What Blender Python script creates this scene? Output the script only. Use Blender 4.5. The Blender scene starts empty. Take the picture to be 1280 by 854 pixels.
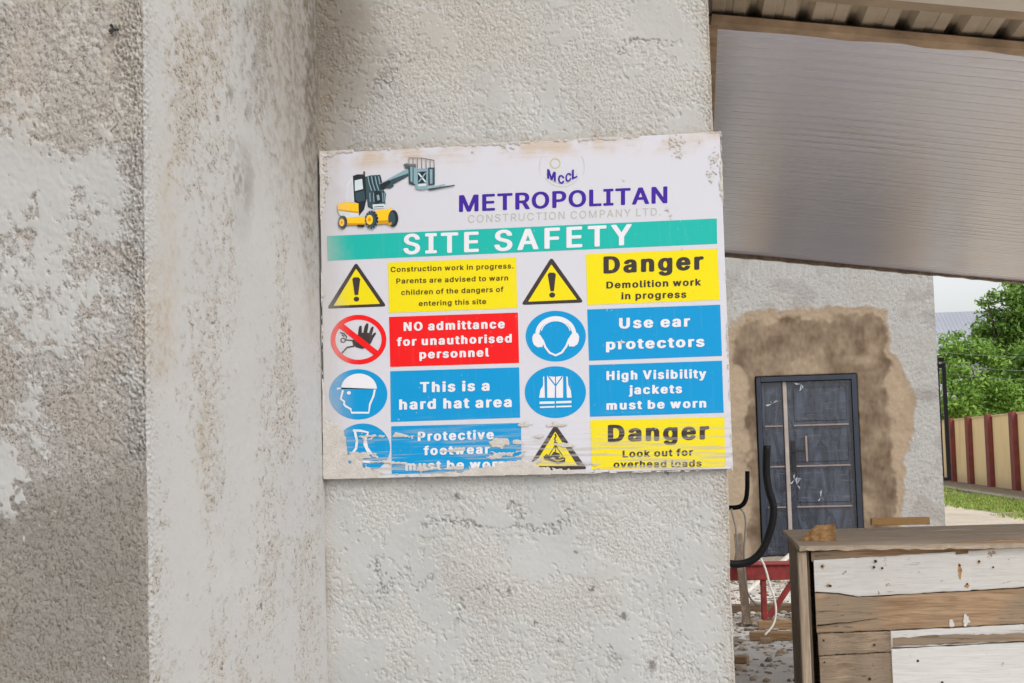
import bpy, bmesh, math, random
import numpy as np
from mathutils import Vector, Matrix
from mathutils.geometry import tessellate_polygon

random.seed(7)
rng = np.random.default_rng(11)
scn = bpy.context.scene
COL = scn.collection

# ------------------------------------------------------------------ camera
F, CX, CY = 1830.0, 640.0, 427.0            # pixels of the 1280 x 854 photograph
PIT, ROL, YAW, EYE = 0.0747950781, -0.0280931298, -0.12576556, 1.6
_fw = np.array([math.sin(YAW)*math.cos(PIT), math.cos(YAW)*math.cos(PIT), math.sin(PIT)])
_r0 = np.array([math.cos(YAW), -math.sin(YAW), 0.0])
_u0 = np.cross(_r0, _fw)
_c, _s = math.cos(ROL), math.sin(ROL)
_rt, _up = _c*_r0 + _s*_u0, -_s*_r0 + _c*_u0
cam = bpy.data.cameras.new('camera')
cam.sensor_width = 36.0
cam.lens = F/1280*36.0
cam.clip_end = 2000
cam.clip_start = 0.05
camo = bpy.data.objects.new('camera', cam)
COL.objects.link(camo)
M = Matrix(((_rt[0], _up[0], -_fw[0], 0), (_rt[1], _up[1], -_fw[1], 0), (_rt[2], _up[2], -_fw[2], EYE), (0, 0, 0, 1)))
camo.matrix_world = M
scn.camera = camo

# ------------------------------------------------------------------ light
SUN_EL, SUN_AZ = math.radians(48), math.radians(138)     # azimuth clockwise from +Y
w = bpy.data.worlds.new('World')
scn.world = w
w.use_nodes = True
nt = w.node_tree
bg = nt.nodes['Background']
sky = nt.nodes.new('ShaderNodeTexSky')
sky.sky_type = 'NISHITA'
sky.sun_disc = False
sky.sun_elevation = SUN_EL
sky.sun_rotation = SUN_AZ
sky.dust_density = 3.0
hs = nt.nodes.new('ShaderNodeHueSaturation')
hs.inputs['Saturation'].default_value = 0.16
nt.links.new(sky.outputs[0], hs.inputs['Color'])
nt.links.new(hs.outputs[0], bg.inputs[0])
bg.inputs[1].default_value = 0.15
sl = bpy.data.lights.new('sun', 'SUN')
sl.energy = 0.9
sl.angle = math.radians(28)
sl.color = (1.0, 0.99, 0.975)
so = bpy.data.objects.new('sun', sl)
COL.objects.link(so)
_d = Vector((math.sin(SUN_AZ)*math.cos(SUN_EL), math.cos(SUN_AZ)*math.cos(SUN_EL), math.sin(SUN_EL)))
so.rotation_euler = _d.to_track_quat('Z', 'Y').to_euler()
scn.view_settings.view_transform = 'Standard'
scn.view_settings.look = 'None'
scn.view_settings.gamma = 1.0
scn.view_settings.exposure = 0.62

# ------------------------------------------------------------------ helpers
def pray(x, y):
    return (x-CX)*_rt - (y-CY)*_up + F*_fw

def at(x, y, Y):                 # photo pixel -> point in the plane Y
    d = pray(x, y); t = Y/d[1]
    return Vector((d[0]*t, Y, EYE + d[2]*t))

def atz(x, y, z=0.0):            # photo pixel -> point at height z
    d = pray(x, y); t = (z-EYE)/d[2]
    return Vector((d[0]*t, d[1]*t, z))

def atx(x, y, X):
    d = pray(x, y); t = X/d[0]
    return Vector((X, d[1]*t, EYE + d[2]*t))

def proj(P):                     # world points (n,3) -> photo pixels
    q = P - np.array([0, 0, EYE])
    a, b, c = q@_rt, q@_up, q@_fw
    return CX + F*a/c, CY - F*b/c

def lin(h):
    h = h.lstrip('#')
    v = [int(h[i:i+2], 16)/255 for i in (0, 2, 4)]
    return tuple((c/12.92 if c <= .04045 else ((c+.055)/1.055)**2.4) for c in v) + (1.0,)

def sm(a, b, x):
    t = np.clip((x-a)/(b-a), 0, 1)
    return t*t*(3-2*t)

def noise_tile(N, lmin, lmax, seed, beta=0.0):
    r = np.random.default_rng(seed)
    f = np.fft.fft2(r.standard_normal((N, N)))
    k = np.fft.fftfreq(N)
    kk = np.hypot(k[:, None], k[None, :]); kk[0, 0] = 1e-9
    lo, hi = 1/lmax, 1/lmin
    flt = np.exp(-(kk/hi)**2)*(1-np.exp(-(kk/lo)**2))*kk**(-beta)
    flt[0, 0] = 0
    o = np.real(np.fft.ifft2(f*flt))
    return o/o.std()

def samp(T, u, v):
    N = T.shape[0]
    u = np.mod(u, N); v = np.mod(v, N)
    i, j = np.floor(u).astype(int), np.floor(v).astype(int)
    a, b = u-i, v-j
    i %= N; j %= N
    i2, j2 = (i+1) % N, (j+1) % N
    return (T[i, j]*(1-a)*(1-b) + T[i2, j]*a*(1-b) + T[i, j2]*(1-a)*b + T[i2, j2]*a*b)

def link(o, parent=None):
    COL.objects.link(o)
    if parent is not None:
        o.parent = parent
    return o

def tag(o, label=None, cat=None, group=None, kind=None):
    if label: o['label'] = label
    if cat: o['category'] = cat
    if group: o['group'] = group
    if kind: o['kind'] = kind
    return o

def empty(name, loc, label, cat, group=None):
    o = bpy.data.objects.new(name, None)
    o.location = loc
    o.empty_display_size = 0.1
    link(o)
    return tag(o, label, cat, group)

class MB:
    """collects shapes, links them as ONE mesh object"""
    def __init__(s): s.bm = bmesh.new(); s.mi = 0
    def poly(s, pts):
        try:
            f = s.bm.faces.new([s.bm.verts.new(p) for p in pts]); f.material_index = s.mi; return f
        except ValueError: pass
    def hull8(s, p):              # eight corners: 0-3 bottom loop, 4-7 top loop
        v = [s.bm.verts.new(q) for q in p]
        for a in ((3, 2, 1, 0), (4, 5, 6, 7), (0, 1, 5, 4), (1, 2, 6, 5), (2, 3, 7, 6), (3, 0, 4, 7)):
            f = s.bm.faces.new([v[i] for i in a]); f.material_index = s.mi
    def box(s, x0, x1, y0, y1, z0, z1, bev=0.0, seg=2):
        n0 = len(s.bm.verts)
        s.bm.verts.ensure_lookup_table()
        p = [(x0, y0, z0), (x1, y0, z0), (x1, y1, z0), (x0, y1, z0), (x0, y0, z1), (x1, y0, z1), (x1, y1, z1), (x0, y1, z1)]
        s.hull8(p)
        if bev:
            s.bm.verts.ensure_lookup_table()
            vs = s.bm.verts[n0:]
            es = {e for v in vs for e in v.link_edges}
            bmesh.ops.bevel(s.bm, geom=list(es), offset=bev, segments=seg, affect='EDGES', profile=.6)
    def bar(s, a, b, wx, wy, up=(0, 0, 1)):     # square bar between two points
        a, b = Vector(a), Vector(b)
        d = (b-a).normalized(); u = Vector(up)
        if abs(d.dot(u)) > .95: u = Vector((0, 1, 0))
        r = d.cross(u).normalized(); u = r.cross(d)
        q = []
        for c in (a, b):
            q += [c - r*wx/2 - u*wy/2, c + r*wx/2 - u*wy/2, c + r*wx/2 + u*wy/2, c - r*wx/2 + u*wy/2]
        s.hull8(q)
    def tube(s, pts, rad, n=8, cap=True):
        pts = [Vector(p) for p in pts]
        if not isinstance(rad, (list, tuple)): rad = [rad]*len(pts)
        rings = []
        u = None
        for i, p in enumerate(pts):
            d = (pts[min(i+1, len(pts)-1)] - pts[max(i-1, 0)]).normalized()
            if u is None:
                u = d.cross(Vector((.31, .2, .93))).normalized()
            else:
                u = (u - d*u.dot(d)).normalized()
            v = d.cross(u)
            rings.append([s.bm.verts.new(p + (u*math.cos(t) + v*math.sin(t))*rad[i]) for t in [2*math.pi*k/n for k in range(n)]])
        for A, B in zip(rings, rings[1:]):
            for k in range(n):
                f = s.bm.faces.new((A[k], A[(k+1) % n], B[(k+1) % n], B[k])); f.smooth = True; f.material_index = s.mi
        if cap:
            for r_ in (rings[0][::-1], rings[-1]):
                f = s.bm.faces.new(r_); f.material_index = s.mi
    def build(s, name, mats, parent=None, loc=None, smooth=False):
        me = bpy.data.meshes.new(name)
        bmesh.ops.recalc_face_normals(s.bm, faces=s.bm.faces)
        s.bm.to_mesh(me); s.bm.free()
        if smooth:
            me.polygons.foreach_set('use_smooth', [True]*len(me.polygons))
        for m in (mats if isinstance(mats, (list, tuple)) else [mats]): me.materials.append(m)
        o = bpy.data.objects.new(name, me)
        link(o, parent)
        if parent is not None:            # coordinates were given in the world
            me.transform(Matrix.Translation(-parent_world(parent)))
        elif loc is not None:
            me.transform(Matrix.Translation(-Vector(loc))); o.location = loc
        return o

def parent_world(o):
    p = Vector((0, 0, 0))
    while o is not None:
        p = p + o.location; o = o.parent
    return p

def spline(pts, n=8):
    P = [Vector(p) for p in pts]
    P = [P[0]*2-P[1]] + P + [P[-1]*2-P[-2]]
    out = []
    for i in range(1, len(P)-2):
        for k in range(n):
            t = k/n
            out.append(0.5*((2*P[i]) + (P[i+1]-P[i-1])*t + (2*P[i-1]-5*P[i]+4*P[i+1]-P[i+2])*t*t + (3*P[i]-P[i-1]-3*P[i+1]+P[i+2])*t**3))
    out.append(P[-2])
    return out

# ------------------------------------------------------------------ materials
class NT:
    def __init__(s, name):
        s.m = bpy.data.materials.new(name); s.m.use_nodes = True
        s.t = s.m.node_tree; s.b = s.t.nodes['Principled BSDF']
    def n(s, typ, **kw):
        nd = s.t.nodes.new('ShaderNode'+typ)
        for k, v in kw.items(): setattr(nd, k, v)
        return nd
    def l(s, a, b): s.t.links.new(a, b)
    def pos(s):
        return s.n('NewGeometry').outputs['Position']
    def mapping(s, vec, scale):
        m = s.n('Mapping'); m.inputs['Scale'].default_value = scale
        s.l(vec, m.inputs['Vector']); return m.outputs[0]
    def noise(s, vec, scale, detail=6, rough=.55, dist=0.0):
        q = s.n('TexNoise'); q.inputs['Scale'].default_value = scale; q.inputs['Detail'].default_value = detail
        q.inputs['Roughness'].default_value = rough; q.inputs['Distortion'].default_value = dist
        s.l(vec, q.inputs['Vector']); return q.outputs[0]
    def ramp(s, fac, *st):
        r = s.n('ValToRGB'); e = r.color_ramp.elements
        while len(e) < len(st): e.new(0.5)
        for i, (p, c) in enumerate(st):
            e[i].position = p; e[i].color = c if len(c) == 4 else tuple(c)+(1,)
        s.l(fac, r.inputs[0]); return r.outputs[0]
    def step(s, fac, a, b):
        r = s.n('MapRange'); r.interpolation_type = 'SMOOTHSTEP'
        r.inputs[1].default_value = a; r.inputs[2].default_value = b
        s.l(fac, r.inputs[0]); return r.outputs[0]
    def math(s, op, a, b=None):
        r = s.n('Math', operation=op)
        for i, v in enumerate((a, b)):
            if v is None: continue
            if isinstance(v, (int, float)): r.inputs[i].default_value = v
            else: s.l(v, r.inputs[i])
        return r.outputs[0]
    def mix(s, fac, a, b, mode='MIX'):
        r = s.n('Mix', data_type='RGBA', blend_type=mode)
        for i, v in ((0, fac), (6, a), (7, b)):
            if isinstance(v, (int, float)): r.inputs[i].default_value = v
            elif isinstance(v, tuple): r.inputs[i].default_value = v
            else: s.l(v, r.inputs[i])
        return r.outputs[2]
    def bump(s, h, strength, dist):
        b = s.n('Bump'); b.inputs['Strength'].default_value = strength; b.inputs['Distance'].default_value = dist
        s.l(h, b.inputs['Height']); s.l(b.outputs[0], s.b.inputs['Normal'])
    def col(s, c):
        if isinstance(c, tuple): s.b.inputs['Base Color'].default_value = c
        else: s.l(c, s.b.inputs['Base Color'])
    def rgh(s, v):
        if isinstance(v, (int, float)): s.b.inputs['Roughness'].default_value = v
        else: s.l(v, s.b.inputs['Roughness'])

def g(v, wv=0.0):
    return (v*(1+wv), v, v*(1-1.4*wv), 1.0)

def simple(name, c, rough=.6, var=.12, scale=40, metal=0.0, bump=0.0, bd=.002):
    m = NT(name); p = m.pos()
    nz = m.noise(p, scale, 5)
    c2 = tuple(x*(1-var*1.6) for x in c[:3])+(1,); c1 = tuple(min(1, x*(1+var)) for x in c[:3])+(1,)
    m.col(m.ramp(nz, (.3, c2), (.7, c1))); m.rgh(rough); m.b.inputs['Metallic'].default_value = metal
    if bump: m.bump(m.noise(p, scale*3, 4), bump, bd)
    return m.m

def plaster_mat(name, smooth, rough, warm, dark, gs=150.0, stretch=(1, 1, 1), speck=.5, grain=.5, bump=.5):
    """two coats: pale skim (smooth) over grainy mortar (rough); attribute 'coat' = rough, stain, dark.
    gs = grain per metre, speck = brown dirt held in the pores of the rough coat"""
    m = NT(name); p = m.mapping(m.pos(), stretch)
    at_ = m.n('Attribute'); at_.attribute_name = 'coat'
    sp = m.n('SeparateColor'); m.l(at_.outputs['Color'], sp.inputs[0])
    R, G_, B_ = sp.outputs[0], sp.outputs[1], sp.outputs[2]
    n1 = m.noise(p, gs*.05, 7, .6); n2 = m.noise(p, gs*.45, 5, .62, .4); n3 = m.noise(p, gs*1.15, 4, .65, .6); n4 = m.noise(p, gs*1.7, 3, .6)
    c = m.mix(R, smooth, rough)
    c = m.mix(m.math('MULTIPLY', G_, m.math('ADD', .45, m.math('MULTIPLY', m.step(n2, .3, .7), .55))), c, warm)
    c = m.mix(B_, c, dark)
    c = m.mix(1.0, c, m.ramp(n1, (.3, g(.93)), (.7, g(1.0))), 'MULTIPLY')
    # grain: only the rough coat is gritty
    gr = m.ramp(n3, (.30, g(1-.55*grain, .02)), (.47, g(1-.12*grain)), (.62, g(1.0)))
    c = m.mix(m.math('ADD', .10, m.math('MULTIPLY', R, .9)), c, m.mix(1.0, c, gr, 'MULTIPLY'))
    # brown specks in the pores, in drifts
    sk = m.math('MULTIPLY', m.step(n3, .455, .405), m.step(m.math('ADD', n2, m.math('MULTIPLY', n1, .5)), .60, .80))
    sk2 = m.math('MULTIPLY', m.step(n4, .36, .30), m.step(m.math('ADD', n1, m.math('MULTIPLY', R, .25)), .42, .62))
    c = m.mix(m.math('MULTIPLY', m.math('MULTIPLY', sk, R), speck), c, dark)
    c = m.mix(m.math('MULTIPLY', sk2, .60*speck), c, dark)
    m.col(c); m.rgh(.92); m.b.inputs['Specular IOR Level'].default_value = .2
    h = m.math('ADD', m.math('MULTIPLY', n2, .40), m.math('MULTIPLY', m.step(n3, .25, .62), .60))
    h = m.math('MULTIPLY', h, m.math('ADD', .06, R))
    h = m.math('ADD', h, m.math('MULTIPLY', n4, .05))
    m.bump(h, bump, .55/gs)
    return m.m

STN = {}
SX0, SX1, SZ0, SZ1 = -1.122, 0.094, 1.53, 2.522        # the sign board in the world
def print_mat(name, c, rough=.5, fade=1.0):
    """printed colour under the board's own grime: cement film at the left and bottom edge, tan stain on top, scratches"""
    m = NT(name); p = m.pos()
    sx = m.n('SeparateXYZ'); m.l(p, sx.inputs[0]); X, Z = sx.outputs[0], sx.outputs[2]
    nb = m.noise(p, 14, 7, .62); nf = m.noise(p, 60, 6, .65)
    nv = m.noise(m.mapping(p, (90, 1, 6)), 1.0, 5, .6)        # vertical drips
    nh = m.noise(m.mapping(p, (5, 1, 120)), 1.0, 6, .62)        # horizontal drags
    cem = lin('aaa49d'); tan = lin('b7a48f')
    # left film
    lf = m.math('SUBTRACT', 1.0, m.step(m.math('ADD', X, m.math('MULTIPLY', m.math('SUBTRACT', nb, .5), -.10)), SX0+.01, SX0+.115))
    lf = m.math('MULTIPLY', lf, m.math('ADD', .45, m.math('MULTIPLY', nv, .55)))
    # bottom drags
    bf = m.math('SUBTRACT', 1.0, m.step(m.math('ADD', Z, m.math('MULTIPLY', m.math('SUBTRACT', nb, .5), .14)), SZ0+.02, SZ0+.20))
    bf = m.math('MULTIPLY', bf, m.step(nh, .47, .62))
    # whole face: faint vertical wash + flecks
    fl = m.math('MULTIPLY', m.step(m.noise(p, 130, 2, .5), .70, .74), m.step(nb, .5, .6))
    tf = m.step(m.math('ADD', Z, m.math('MULTIPLY', m.math('SUBTRACT', nb, .5), .07)), SZ1-.075, SZ1-.008)
    tf = m.math('MULTIPLY', m.math('MULTIPLY', tf, m.step(m.noise(p, 7, 5, .6), .38, .58)), m.math('ADD', .35, m.math('MULTIPLY', m.step(nh, .35, .6), .6)))
    c = m.mix(m.math('MULTIPLY', m.step(nv, .55, .8), .06), c, lin('b8b6b8'))
    c = m.mix(m.math('MULTIPLY', lf, .72*fade), c, cem)
    c = m.mix(m.math('MULTIPLY', tf, 1.0), c, tan)
    c = m.mix(m.math('MULTIPLY', bf, .72), c, cem)
    c = m.mix(m.math('MULTIPLY', fl, .6), c, lin('b4b0ac'))
    # dark hairline scratches
    ns = m.n('TexWave'); 
    c = m.mix(m.math('MULTIPLY', m.math('MULTIPLY', m.step(nf, .66, .72), m.step(nb, .55, .65)), .35), c, lin('8f8880'))
    m.col(c); m.rgh(rough); m.b.inputs['Specular IOR Level'].default_value = .22
    m.bump(nb, .06, .004)
    return m.m

def wood_mat(name, c1, c2, rough=.85, axis=(1.5, 30, 30), stain=None, patch=None, knots=True, fd=.66):
    m = NT(name); p = m.pos()
    oi = m.n('ObjectInfo').outputs['Random']
    off = m.n('VectorMath', operation='ADD'); m.l(p, off.inputs[0])
    cb = m.n('CombineXYZ'); m.l(m.math('MULTIPLY', oi, 31.0), cb.inputs[0]); m.l(m.math('MULTIPLY', oi, 17.0), cb.inputs[2]); m.l(cb.outputs[0], off.inputs[1])
    p = off.outputs[0]
    gr = m.noise(m.mapping(p, axis), 1.6, 8, .62, 1.2)
    fine = m.noise(m.mapping(p, tuple(a*4 for a in axis)), 1.5, 5, .6)
    big = m.noise(p, 3.2, 6, .6)
    c = m.ramp(gr, (.28, c2), (.5, tuple((a+b)/2 for a, b in zip(c1, c2))), (.68, c1))
    c = m.mix(1.0, c, m.ramp(fine, (.3, g(fd)), (.55, g(1.0))), 'MULTIPLY')
    c = m.mix(m.math('MULTIPLY', m.step(big, .46, .62), .75), c, stain or c2)
    if patch:
        mk = m.step(m.math('ADD', m.noise(p, 16, 7, .66), m.math('MULTIPLY', gr, .10)), .705, .725)
        c = m.mix(mk, c, patch)
    ck = m.noise(m.mapping(p, tuple(a*1.3 for a in axis)), 1.1, 3, .5, .6)          # long drying checks
    ck = m.math('MULTIPLY', m.math('SUBTRACT', 1.0, m.step(m.math('ABSOLUTE', m.math('SUBTRACT', ck, .5)), .0, .012)), m.step(big, .52, .62))
    c = m.mix(m.math('MULTIPLY', ck, .7), c, lin('3a2a1e'))
    sp_ = m.math('MULTIPLY', m.step(m.noise(p, 95, 3, .5), .70, .76), m.step(m.noise(p, 7, 3), .48, .6))
    c = m.mix(m.math('MULTIPLY', sp_, .6 if knots else .25), c, lin('5a4434'))
    m.col(c); m.rgh(rough); m.b.inputs['Specular IOR Level'].default_value = .2
    m.bump(m.math('ADD', gr, m.math('MULTIPLY', fine, .6)), .5, .004)
    return m.m

# ------------------------------------------------------------------ the ground
def ground_mat():
    m = NT('sandy_ground'); p = m.pos()
    n1 = m.noise(p, .5, 8, .6); n2 = m.noise(p, 6, 8, .65); n3 = m.noise(p, 60, 5, .65)
    c = m.ramp(n1, (.35, lin('b8b1a9')), (.65, lin('d0cac3')))
    c = m.mix(m.step(n2, .5, .7), c, lin('aba39a'))
    c = m.mix(1.0, c, m.ramp(n3, (.3, g(.78)), (.6, g(1.0))), 'MULTIPLY')
    m.col(c); m.rgh(.95); m.b.inputs['Specular IOR Level'].default_value = .15
    m.bump(m.math('ADD', n2, m.math('MULTIPLY', n3, .3)), .8, .04)
    return m.m
b = MB(); b.poly([(-700, -60, 0), (700, -60, 0), (700, 1500, 0), (-700, 1500, 0)])
tag(b.build('ground', ground_mat()), kind='structure')

def grid_mesh(name, P, coat, mat, parent=None, flip=False, slot2=None):
    """P (n,m,3) vertex grid -> smooth mesh with the 'coat' attribute"""
    n, m_ = P.shape[:2]
    me = bpy.data.meshes.new(name)
    me.vertices.add(n*m_)
    me.vertices.foreach_set('co', P.reshape(-1).astype(np.float32))
    i = np.arange(n*m_).reshape(n, m_)
    q = np.stack([i[:-1, :-1], i[1:, :-1], i[1:, 1:], i[:-1, 1:]], -1).reshape(-1, 4)
    if flip: q = q[:, ::-1]
    me.loops.add(q.size); me.polygons.add(len(q))
    me.loops.foreach_set('vertex_index', q.reshape(-1).astype(np.int32))
    me.polygons.foreach_set('loop_start', np.arange(0, q.size, 4, dtype=np.int32))
    me.update(calc_edges=True); me.validate()
    me.polygons.foreach_set('use_smooth', np.ones(len(q), bool))
    a = me.attributes.new('coat', 'FLOAT_COLOR', 'POINT')
    c4 = np.ones((n*m_, 4), np.float32); c4[:, :3] = np.clip(coat.reshape(-1, 3), 0, 1)
    a.data.foreach_set('color', c4.reshape(-1))
    for mm in (mat if isinstance(mat, list) else [mat]): me.materials.append(mm)
    if slot2 is not None:
        me.polygons.foreach_set('material_index', slot2[:-1, :-1].reshape(-1).astype(np.int32))
    o = bpy.data.objects.new(name, me)
    return link(o, parent)

T_LOW = noise_tile(512, 24, 120, 1, .6)       # 1 cell = 1 cm
T_MID = noise_tile(1024, 6, 60, 2, .5)        # 1 cell = 2 mm
T_FIN = noise_tile(1024, 3.2, 14, 3, .3)      # 1 cell = 2 mm
T_MED2 = noise_tile(1024, 10, 40, 4, .4)
T_BIG = noise_tile(512, 60, 300, 5, .5)

def lown(s, z, k=0.0, sc=1.0): return samp(T_LOW, s*100*sc+k, z*100*sc+k*1.7)
def midn(s, z, k=0.0, a=1.0, b_=1.0): return samp(T_MID, s*500*a+k, z*500*b_+k*1.3)
def finn(s, z, k=0.0, a=1.0, b_=1.0): return samp(T_FIN, s*500*a+k, z*500*b_+k*1.3)
def medn(s, z, k=0.0, a=1.0, b_=1.0): return samp(T_MED2, s*500*a+k, z*500*b_+k*1.3)
def ell(px, py, cx, cy, rx, ry, soft=.5):
    d = np.hypot((px-cx)/rx, (py-cy)/ry)
    return 1-sm(1-soft, 1+soft, d)

def ramp_samples(*seg):            # (start, end, step) pieces joined
    out = []
    for a, b_, st in seg:
        out += list(np.arange(a, b_-1e-9, st))
    out.append(seg[-1][1])
    return np.array(out)

# ------------------------------------------------------------------ left column (front face + long return)
YP, YS, XR, XE = 2.885, 4.300, -1.123, 0.071
zc = ramp_samples((0, .86, .05), (.86, 3.06, .0031), (3.06, 3.6, .05))

def column():
    xs = ramp_samples((-2.1, -1.46, .02), (-1.46, XR-.0, .0020))
    ys = ramp_samples((YP, YS+.02, .0042))[1:]
    s = np.concatenate([xs, XR + (ys-YP)])
    ns, nz = len(s), len(zc)
    S, Z = np.meshgrid(s, zc, indexing='ij')
    t = S-XR                                  # <0 front, >0 return
    front = t <= 0
    r = .010                                   # worn corner radius
    base = np.zeros((ns, nz, 3)); nrm = np.zeros_like(base)
    base[..., 0] = np.where(front, S, XR); base[..., 1] = np.where(front, YP, YP+t); base[..., 2] = Z
    ang = np.clip((t+r)/(2*r), 0, 1)*math.pi/2
    nrm[..., 0] = np.sin(ang); nrm[..., 1] = -np.cos(ang)
    # round the corner
    cr = np.exp(-(t/r)**2)*r*.35
    base -= nrm*cr[..., None]
    px, py = proj(base.reshape(-1, 3)); px = px.reshape(S.shape); py = py.reshape(S.shape)
    # ---- front face fields
    lo = lown(S, Z, 3); lo2 = lown(S, Z, 40, 2.2); me_ = midn(S, Z, 5); fi = finn(S, Z, 9); md = medn(S, Z, 60)
    wig = 26*lo + 12*lo2
    # pale skim coat: how much of it is left varies with the height; edges wander at every scale
    fr = .75*lown(S, Z, 90, 2.6) + .55*md + .35*me_ + .38*finn(S, Z, 300, 1.5, 1.5)
    cov = np.interp(py+22*lo, [0, 120, 160, 190, 320, 360, 420, 480, 560, 600, 900], [-.9, -1.1, -.6, 1.1, 1.0, .55, .0, -.9, -1.3, -2.6, -3.5])
    cov = cov - 1.5*sm(128, 160, px+8*lo2)*sm(100, 180, py)*(1-sm(480, 560, py)) + .9*ell(px, py, 50, 230, 60, 40, .8) - .7*ell(px, py, 95, 240, 12, 60, .8)
    skim = sm(-.45, .75, fr+cov)
    skim = np.maximum(skim, ell(px+9*me_+5*md, py+12*lo2+5*md, 6, 594, 24, 36, .25))
    skim = np.maximum(skim, ell(px+6*me_+6*md, py+8*lo2+6*md, 16, 515, 12, 5, .4)*.8)
    pale_edge = sm(142, 180, px+9*lo2+5*md)*(1-sm(560, 625, py+25*lo2))
    wet = sm(-1, 1, (py+26*lo+12*md+.28*(px-90)-572)/50)                   # darker damp mortar at the foot
    mf = medn(S, Z, 160, 1.7, 1.7); ff = finn(S, Z, 120, 1.6, 1.6)
    grit = np.minimum(.9*mf+.6*ff, .5)
    ridge = medn(S, Z, 60, 1.0, 1.25)+.45*mf
    plate = -np.exp(-(ridge/.16)**2)*(1+.5*ff)                             # trowelled plates parted by thin torn gaps         # trowelled plates with torn gaps
    rough_h = .0013*grit*(1-wet) + wet*(.0020*plate + .0004*np.minimum(mf+ff, .3))
    hf = rough_h*(1-skim*.92) + skim*(.0012+.0003*me_) + .0028*pale_edge*ff + .003*lo
    top_ = 1-sm(150, 200, py+16*lo)
    cf = np.stack([np.clip((1-skim)*(1-.35*pale_edge)*(1-.55*top_*sm(-.6, .6, md+.5*lo2))*(1-.35*wet*sm(.3, 1.2, ridge)), 0, 1),
                   np.clip(.30*(1-skim)*sm(-.6, 1.2, lo2+.4*md)*(1-.5*wet)+.26*top_ + .55*ell(px, py, 180, 412, 14, 42, .8) + .5*ell(px, py, 0, 790, 10, 14, .8), 0, 1),
                   np.clip(.40*wet*(1-skim)+.10*(1-skim)*sm(420, 520, py) + .30*wet*sm(-.55, -1.1, plate)*sm(-.6, .4, me_), 0, .85)], -1)
    # ---- return face fields: vertical trowel drags
    dl = samp(T_LOW, S*100*.9+7, Z*100*.45+11); dm = midn(S, Z, 21, .5, .6); df = finn(S, Z, 31, .5, .9); dmed = medn(S, Z, 77, .5, .8)
    colb = .9*np.exp(-((px-252)/26)**2)*sm(640, 380, py) + .9*np.exp(-((px-250)/20)**2)*sm(380, 560, py) + .9*np.exp(-((px-205)/16)**2)*sm(90, 240, py) + .6*ell(px, py, 245, 120, 40, 130, .9) + .7*ell(px, py, 340, 60, 40, 90, .9) + .5*ell(px, py, 345, 500, 20, 90, .9)
    drag = sm(-.8, 1.2, dl*.75+.5*dm+.25*df-.75+1.15*colb)
    arris = np.exp(-t/.04)
    hr = drag*.0008*np.minimum(dmed+.6*df, .25) + .0010*dl + .0002*dm + .0026*arris*ff
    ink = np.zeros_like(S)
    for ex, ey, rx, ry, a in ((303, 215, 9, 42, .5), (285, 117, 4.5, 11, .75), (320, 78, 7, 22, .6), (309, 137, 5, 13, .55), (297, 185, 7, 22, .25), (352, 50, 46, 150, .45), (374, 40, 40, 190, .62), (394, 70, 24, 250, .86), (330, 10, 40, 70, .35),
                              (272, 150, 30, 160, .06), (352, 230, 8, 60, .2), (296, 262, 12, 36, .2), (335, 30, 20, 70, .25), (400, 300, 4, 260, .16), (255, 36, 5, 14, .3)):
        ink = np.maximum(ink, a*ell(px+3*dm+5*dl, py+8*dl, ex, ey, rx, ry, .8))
    tan = .55*np.exp(-((px+4*dl-252)/13)**2)*sm(640, 440, py-60)*sm(470, 560, py) + .45*np.exp(-((px-212)/14)**2)*sm(120, 200, py)*(1-sm(420, 520, py)) \
        + .50*ell(px, py, 190, 410, 18, 70, .8) + .5*ell(px, py, 378, 110, 32, 150, .8) + .3*ell(px, py, 246, 60, 34, 80, .9) + .3*ell(px, py, 345, 30, 16, 60, .9)
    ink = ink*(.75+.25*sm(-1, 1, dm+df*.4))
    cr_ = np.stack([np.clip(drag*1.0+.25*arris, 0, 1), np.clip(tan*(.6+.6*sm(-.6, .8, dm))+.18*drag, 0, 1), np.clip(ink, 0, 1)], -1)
    k = sm(-.006, .006, t)
    H = hf*(1-k) + hr*k
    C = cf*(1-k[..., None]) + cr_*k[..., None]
    P = base + nrm*H[..., None]
    mat = plaster_mat('column_plaster', lin('a8a7a4'), lin('a5a19c'), lin('a39480'), lin('5f574b'), gs=165, speck=.82, grain=.65, bump=.6)
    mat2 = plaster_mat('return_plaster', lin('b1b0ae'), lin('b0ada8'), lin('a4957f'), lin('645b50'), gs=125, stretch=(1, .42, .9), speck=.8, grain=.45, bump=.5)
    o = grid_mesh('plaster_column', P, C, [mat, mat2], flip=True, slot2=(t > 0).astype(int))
    return tag(o, 'rough grey plastered column at left with pale skim patches and damp brown foot', 'column')
column()

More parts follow.
